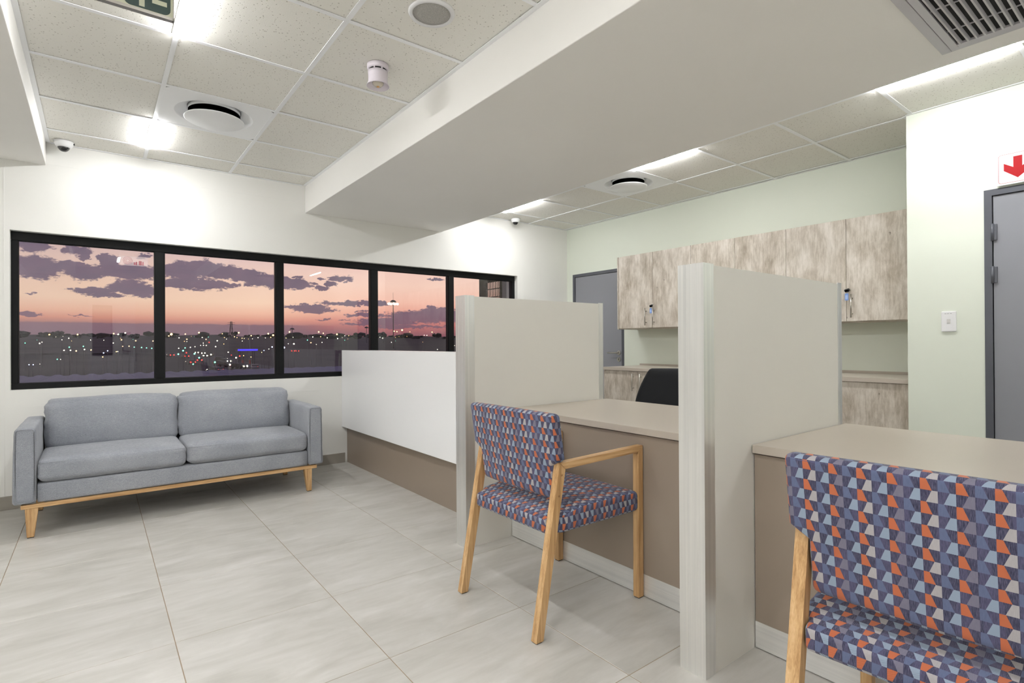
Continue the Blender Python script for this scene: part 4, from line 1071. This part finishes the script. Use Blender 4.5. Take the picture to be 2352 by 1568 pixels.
#LAMPDATA
LAMPS = [(-47.3,900,15.3,0.802,"o"),(-19.4,900,15.63,0.822,"o"),(-77.8,900,12.09,0.426,"w"),(-14,179.4,1.86,0.107,"g"),(-11,175,1.76,0.141,"w"),(-11.6,191.9,2.13,0.093,"w"),(-9.2,293,4.3,0.181,"w"),(-9.4,241.4,3.19,0.119,"w"),(-4.1,132.9,0.86,0.11,"g"),(-4.1,111.9,0.41,0.092,"w"),(-3.3,111.6,0.4,0.092,"w"),(-2.5,108,0.32,0.099,"o"),(-2.1,139.5,1,0.116,"g"),(-1.6,116,0.49,0.097,"w"),(-0.7,112.4,0.42,0.094,"o"),(-3.4,77.1,-0.34,0.057,"g"),(-3.1,76.6,-0.35,0.038,"w"),(-4.9,66.2,-0.58,0.04,"b"),(-4.6,66,-0.58,0.042,"b"),(-4.2,67,-0.56,0.027,"w"),(-1.6,235.9,3.07,0.119,"w"),(2,230.6,2.96,0.098,"w"),(18.4,900,17.01,0.849,"o"),(23.3,900,16.14,0.892,"w"),(31,900,17.99,0.897,"w"),(3.5,176.4,1.79,0.113,"w"),(7.2,241,3.18,0.187,"o"),(4.3,137.3,0.95,0.089,"o"),(5.4,138.2,0.97,0.09,"o"),(0.8,96.8,0.08,0.074,"b"),(1.4,107,0.3,0.073,"b"),(0.6,81.7,-0.24,0.055,"o"),(5.9,129.8,0.79,0.096,"g"),(6.9,126.2,0.71,0.105,"g"),(7.5,122.9,0.64,0.092,"g"),(8.1,119.7,0.57,0.101,"g"),(10.3,217.2,2.67,0.171,"o"),(14.5,209.2,2.5,0.158,"o"),(2.4,102,0.19,0.066,"o"),(2.6,102.9,0.21,0.053,"w"),(84.1,900,16.57,1.63,"o"),(81.1,900,14.2,0.732,"o"),(101.2,900,16.91,0.826,"o"),(118.3,900,19.2,1.088,"o"),(148.7,900,17.78,0.557,"o"),(170.9,900,19.44,1.133,"o"),(188.2,900,15.06,0.883,"o"),(212.8,900,18.2,1.168,"o"),(219.9,900,15.89,1.355,"o"),(32.8,316,4.8,0.216,"w"),(29.4,256.8,3.52,0.212,"o"),(45.8,336.4,5.23,0.22,"w"),(130.3,900,12.76,0.422,"g"),(35.8,253.2,3.44,0.178,"o"),(26.6,182.4,1.92,0.163,"r"),(33.7,213.8,2.6,0.182,"w"),(23.4,170.2,1.66,0.095,"w"),(18.9,141.3,1.04,0.079,"w"),(19.6,142.3,1.06,0.093,"w"),(20,141,1.03,0.099,"w"),(20,128.8,0.77,0.116,"w"),(12.2,118.1,0.54,0.081,"w"),(13.5,120.5,0.59,0.105,"g"),(14.9,124.8,0.68,0.086,"w"),(16.3,129.6,0.79,0.078,"w"),(11.3,103.4,0.22,0.132,"g"),(9,87.6,-0.12,0.104,"g"),(10.6,93.1,0,0.098,"r"),(11,88,-0.11,0.114,"g"),(9.8,74.5,-0.4,0.097,"g"),(7.4,60.1,-0.71,0.064,"g"),(9.7,62.9,-0.65,0.086,"g"),(16.2,93.2,0,0.076,"w"),(165,900,13.28,0.564,"o"),(58.2,298.6,4.42,0.189,"o"),(40.3,206.4,2.44,0.1,"w"),(57.7,290.9,4.25,0.142,"o"),(72.5,329.6,5.09,0.212,"w"),(74.3,320.7,4.89,0.16,"w"),(84.8,352.6,5.58,0.229,"o"),(29.8,122.8,0.64,0.129,"b"),(30.6,116.7,0.51,0.213,"b"),(13.5,72.7,-0.44,0.091,"w"),(14.9,77.9,-0.33,0.087,"r"),(26.2,156.6,1.37,0.075,"o"),(56.5,335.7,5.22,0.16,"o"),(45.1,263.1,3.66,0.113,"w"),(62.5,333.9,5.18,0.161,"o"),(57.9,274.4,3.9,0.121,"w"),(22.5,202.5,2.35,0.093,"o"),(22.8,199,2.28,0.082,"w"),(22.8,99.4,0.14,0.059,"b"),(20.4,90.4,-0.06,0.045,"o"),(15.5,78.6,-0.31,0.046,"o"),(15.4,73.8,-0.41,0.043,"o"),(14.5,81.2,-0.25,0.055,"r"),(25.6,107.9,0.32,0.059,"w"),(244.5,900,21.27,1.103,"o"),(290.8,900,21.67,1.139,"o"),(298.4,900,19.49,0.859,"o"),(294,900,13.79,0.618,"o"),(321.2,900,17.9,1.26,"o"),(104.3,291.3,4.26,0.267,"w"),(281.2,900,13.36,0.707,"w"),(70,231.2,2.97,0.193,"g"),(52.4,169.6,1.65,0.151,"o"),(43,154,1.31,0.198,"w"),(41.9,155.4,1.34,0.087,"w"),(57.9,175.9,1.78,0.121,"w"),(112.3,331.5,5.13,0.229,"w"),(235.2,900,13.36,0.594,"w"),(83.2,313,4.73,0.175,"o"),(101.5,365.4,5.86,0.187,"w"),(254.6,900,13.03,0.509,"w"),(83.8,225.5,2.85,0.135,"g"),(334.6,900,15.41,0.538,"w"),(341.5,900,15.71,0.491,"o"),(425.3,900,24.12,1.037,"o"),(430.9,900,23.45,0.937,"o"),(441.2,900,26.29,1.571,"o"),(456.8,900,23.24,0.529,"o"),(502.9,900,23.03,0.924,"o"),(548.7,900,22.02,1.341,"o"),(486.3,900,17.08,0.592,"w"),(491.9,900,16.96,0.648,"w"),(142.2,317.3,4.82,0.27,"w"),(169.9,384,6.26,0.239,"w"),(81.5,174.6,1.75,0.11,"w"),(74.6,121.5,0.61,0.083,"w"),(53.1,92.9,-0,0.062,"w"),(46.3,145.3,1.12,0.069,"w"),(385.2,900,16.04,0.505,"w"),(388.9,900,16.34,0.507,"w"),(-40.9,900,12.49,0.227,"w"),(108.7,900,13.66,0.276,"o"),(96.5,202.9,2.36,0.066,"g"),(-6,212.6,2.57,0.066,"o"),(176.3,370.7,5.97,0.127,"o"),(-15.6,237.4,3.1,0.067,"g"),(450.8,900,15,0.31,"o"),(11.2,253.6,3.45,0.069,"g"),(54.6,266.8,3.74,0.074,"o"),(434.8,900,14.55,0.268,"o"),(232.8,383.2,6.24,0.148,"w"),(102.6,271.6,3.84,0.082,"o"),(8.4,294.4,4.33,0.085,"o"),(112.6,900,13.31,0.237,"g"),(124.9,340.3,5.32,0.11,"w"),(-34.1,900,13.12,0.224,"w"),(93.8,174.7,1.76,0.075,"o")]
CARS = [(33.0,201.8,-60,"w"),(31.6,188.0,-60,"w"),(28.6,176.9,-60,"w"),(28.7,168.0,-60,"w"),(30.2,158.8,-55,"w"),(30.1,140.7,-80,"w"),(36.9,262.4,-120,"w"),(36.3,245.6,-110,"w"),(35.7,272.0,-120,"w"),(33.4,234.8,-110,"w"),(22.6,244.9,100,"r"),(26.1,231.7,95,"r"),(26.3,198.1,80,"r"),(22.2,185.8,100,"r"),(22.3,144.3,115,"r"),(21.8,134.0,115,"r"),(32.5,151.3,80,"r"),(76.2,275.1,80,"r"),(78.0,274.3,80,"r")]
MAST = (155.4,330.0,29.2)
MASTS2 = [(143.7, 520.0, 15.6), (215.8, 520.0, 17.8), (233.6, 520.0, 12.7)]
PYLON = (160.6,900.0,25.9)
CANOPY = (36.3,180.1)
#ENDDATA
def lamp(x, y, z, r, c, pole=True):
    k = ('lamp', round(r, 2), c)
    bm = bmesh.new(); bmesh.ops.create_icosphere(bm, subdivisions=1, radius=r)
    gz = ground_z(y)
    if pole and z-gz > 0.5: 
        for f in bm.faces: f.material_index = 0
        n0 = len(bm.faces); tube(bm, [(0, 0, gz-z), (0, 0, -r*0.8)], max(0.04, r*0.12), 5)
        bm.faces.ensure_lookup_table()
        for f in bm.faces[n0:]: f.material_index = 1
    return mk('street_lamp', bm, [LC[c], POLE], loc=(x, y, z))
LL = {'w': 'white', 'o': 'orange', 'g': 'green', 'r': 'red', 'b': 'blue-white'}
for x, y, z, r, c in LAMPS:
    o = lamp(x, y, z, r, c)
    tag(o, 'tiny %s lamp shining among the far town lights' % LL[c], 'lamp', '%s lamps of the far town' % LL[c])
# cars at rest on the road
def car(x, y, rz, kind, big=1.0):
    t_ = empty('car', (x, y, ground_z(y)+0.36), None, 'car', 'cars on the road outside' , rz=rz)
    bm = bmesh.new(); prism(bm, [(-2.1, 0.35), (2.1, 0.35), (2.1, 0.8), (1.1, 0.95), (0.55, 1.45), (-1.3, 1.45), (-1.9, 0.95), (-2.1, 0.9)], 'y', -0.85, 0.85)
    mk('body', bm, CARM, t_, bevel=0.05)
    for sx_ in (-1.3, 1.3):
        for sy in (-0.8, 0.8):
            bm = bmesh.new(); lathe(bm, [(0.0, -0.1), (0.33, -0.1), (0.33, 0.1), (0.0, 0.1)], 14, (sx_, sy, 0.33), axis='y'); mk('wheel', bm, BLACKP, t_)
    for sy in (-0.6, 0.6):
        bm = bmesh.new(); bmesh.ops.create_icosphere(bm, subdivisions=1, radius=0.26*big); o = mk('headlamp', bm, LC['w'], t_, loc=(2.1, sy, 0.68))
        bm = bmesh.new(); bmesh.ops.create_icosphere(bm, subdivisions=1, radius=0.22*big); o = mk('tail_lamp', bm, LC['r'], t_, loc=(-2.1, sy, 0.75))
    t_['label'] = 'small car with its headlamps towards the window on the dusk road' if kind == 'w' else 'small car showing red tail lamps on the dusk road'
    return t_
CARM = plain('dark_car_paint', rgb(58, 56, 62), 0.3)
for x, y, rz, kind in CARS: car(x, y, math.radians(rz), kind)
# high mast with floodlights, pylon, filling station canopy
def mast(x, y, z, n, r, label, lit=True):
    gz = ground_z(y); t_ = empty('flood_mast', (x, y, gz), label, 'mast')
    bm = bmesh.new(); tube(bm, [(0, 0, 0), (0, 0, z-gz)], 0.28, 8); tube(bm, [(0, 0, z-gz), (0, 0, z-gz+z*0.10+3)], 0.08, 5); mk('pole', bm, POLE, t_)
    bm = bmesh.new(); lathe(bm, [(0.0, z-gz-0.6), (2.0, z-gz-0.6), (2.0, z-gz), (0.8, z-gz+0.9), (0.0, z-gz+0.9)], 14); mk('lamp_ring', bm, POLE, t_)
    if lit:
        for k in range(n):
            a = 2*PI*k/n; bm = bmesh.new(); bmesh.ops.create_icosphere(bm, subdivisions=1, radius=r); mk('floodlight', bm, LC['w'], t_, loc=(3.2*math.cos(a), 2.0*math.sin(a), z-gz-1.6))
mast(*MAST, 7, 0.75, 'tall floodlight mast glowing against the sunset')
for m, lb in zip(MASTS2, ('unlit thin mast on the skyline just right of the second mullion', 'unlit thin mast on the skyline left of the third mullion', 'unlit thin mast on the skyline right of the third mullion')): mast(*m, 0, 0.5, lb, False)
def pylon(x, y, h_, label):
    gz = ground_z(y); t_ = empty('pylon', (x, y, gz), label, 'pylon'); bm = bmesh.new()
    def at(k): wdt = 5.0*(1-k)+1.9*k; return wdt/2, k*h_
    prev = None; N_ = 9
    for k in range(N_+1):
        wd, z = at(k/N_); cur = [Vector((sx_*wd, sy*wd, z)) for sx_, sy in ((-1, -1), (1, -1), (1, 1), (-1, 1))]
        for q in range(4): tube(bm, [cur[q], cur[(q+1) % 4]], 0.16, 4)
        if prev:
            for q in range(4): tube(bm, [prev[q], cur[q]], 0.30, 4); tube(bm, [prev[q], cur[(q+1) % 4]], 0.13, 4)
        prev = cur
    o = mk('lattice', bm, POLE, t_)
    for z in (0.84, 0.93): 
        bm = bmesh.new(); tube(bm, [(-5, 0, h_*z), (5, 0, h_*z)], 0.2, 4); mk('cross_arm', bm, POLE, t_)
pylon(*PYLON, 'lattice pylon on the skyline in the second pane')
cx_, cy_ = CANOPY
t_ = empty('filling_station', (cx_, cy_, ground_z(cy_)), 'filling station canopy edged in blue light', 'building')
bm = bmesh.new(); bm_box(bm, -2.7, 2.7, -2, 2, 4.4, 5.0); mk('canopy', bm, plain('canopy_sheet', rgb(90, 90, 96), 0.6), t_)
bm = bmesh.new(); bm_box(bm, -2.75, 2.75, -2.1, -2.0, 4.45, 4.95); mk('blue_fascia', bm, LC['v'], t_)
for a in (-2, 2):
    for b2 in (-1.3, 1.3):
        bm = bmesh.new(); tube(bm, [(a, b2, 0), (a, b2, 4.4)], 0.14, 6); mk('column', bm, POLE, t_)
PUMP = plain('pump_paint', rgb(170, 60, 60), .5)
for a in (-1, 1): bm = bmesh.new(); bm_box(bm, a-.3, a+.3, -.3, .3, 0.05, 1.6); mk('fuel_pump', bm, PUMP, t_)

# faint reflection of the room, painted as translucent film on the first pane
t_ = empty('reflection_decal', (0.24, 5.203, 1.76), 'pale painted reflection with red rings at the top of the first pane', 'reflection')
def m_reflection():
    m, t, b = new_mat('reflection_film'); P_(b, col=rgb(236, 214, 214), rough=0.3, )
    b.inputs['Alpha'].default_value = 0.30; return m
REFL = m_reflection()
REFL_RED, tt, b_ = new_mat('reflection_red'); P_(b_, col=rgb(190, 110, 120), rough=0.4); b_.inputs['Alpha'].default_value = 0.6
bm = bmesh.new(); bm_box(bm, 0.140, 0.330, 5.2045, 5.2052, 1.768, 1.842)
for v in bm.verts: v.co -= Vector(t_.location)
mk('film', bm, REFL, t_)
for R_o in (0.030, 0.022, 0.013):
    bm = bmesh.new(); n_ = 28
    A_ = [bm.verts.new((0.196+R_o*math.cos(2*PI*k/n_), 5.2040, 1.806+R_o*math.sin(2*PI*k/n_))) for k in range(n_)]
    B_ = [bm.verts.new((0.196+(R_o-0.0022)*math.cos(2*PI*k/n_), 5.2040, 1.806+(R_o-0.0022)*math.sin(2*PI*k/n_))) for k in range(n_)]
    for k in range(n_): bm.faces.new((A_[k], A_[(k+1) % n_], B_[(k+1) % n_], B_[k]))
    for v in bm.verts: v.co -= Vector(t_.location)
    mk('ring', bm, REFL_RED, t_)
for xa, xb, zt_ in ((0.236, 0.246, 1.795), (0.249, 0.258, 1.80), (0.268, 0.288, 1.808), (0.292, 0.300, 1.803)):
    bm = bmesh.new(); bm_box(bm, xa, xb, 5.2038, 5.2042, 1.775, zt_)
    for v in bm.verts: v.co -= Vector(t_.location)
    mk('bar', bm, REFL_RED, t_)
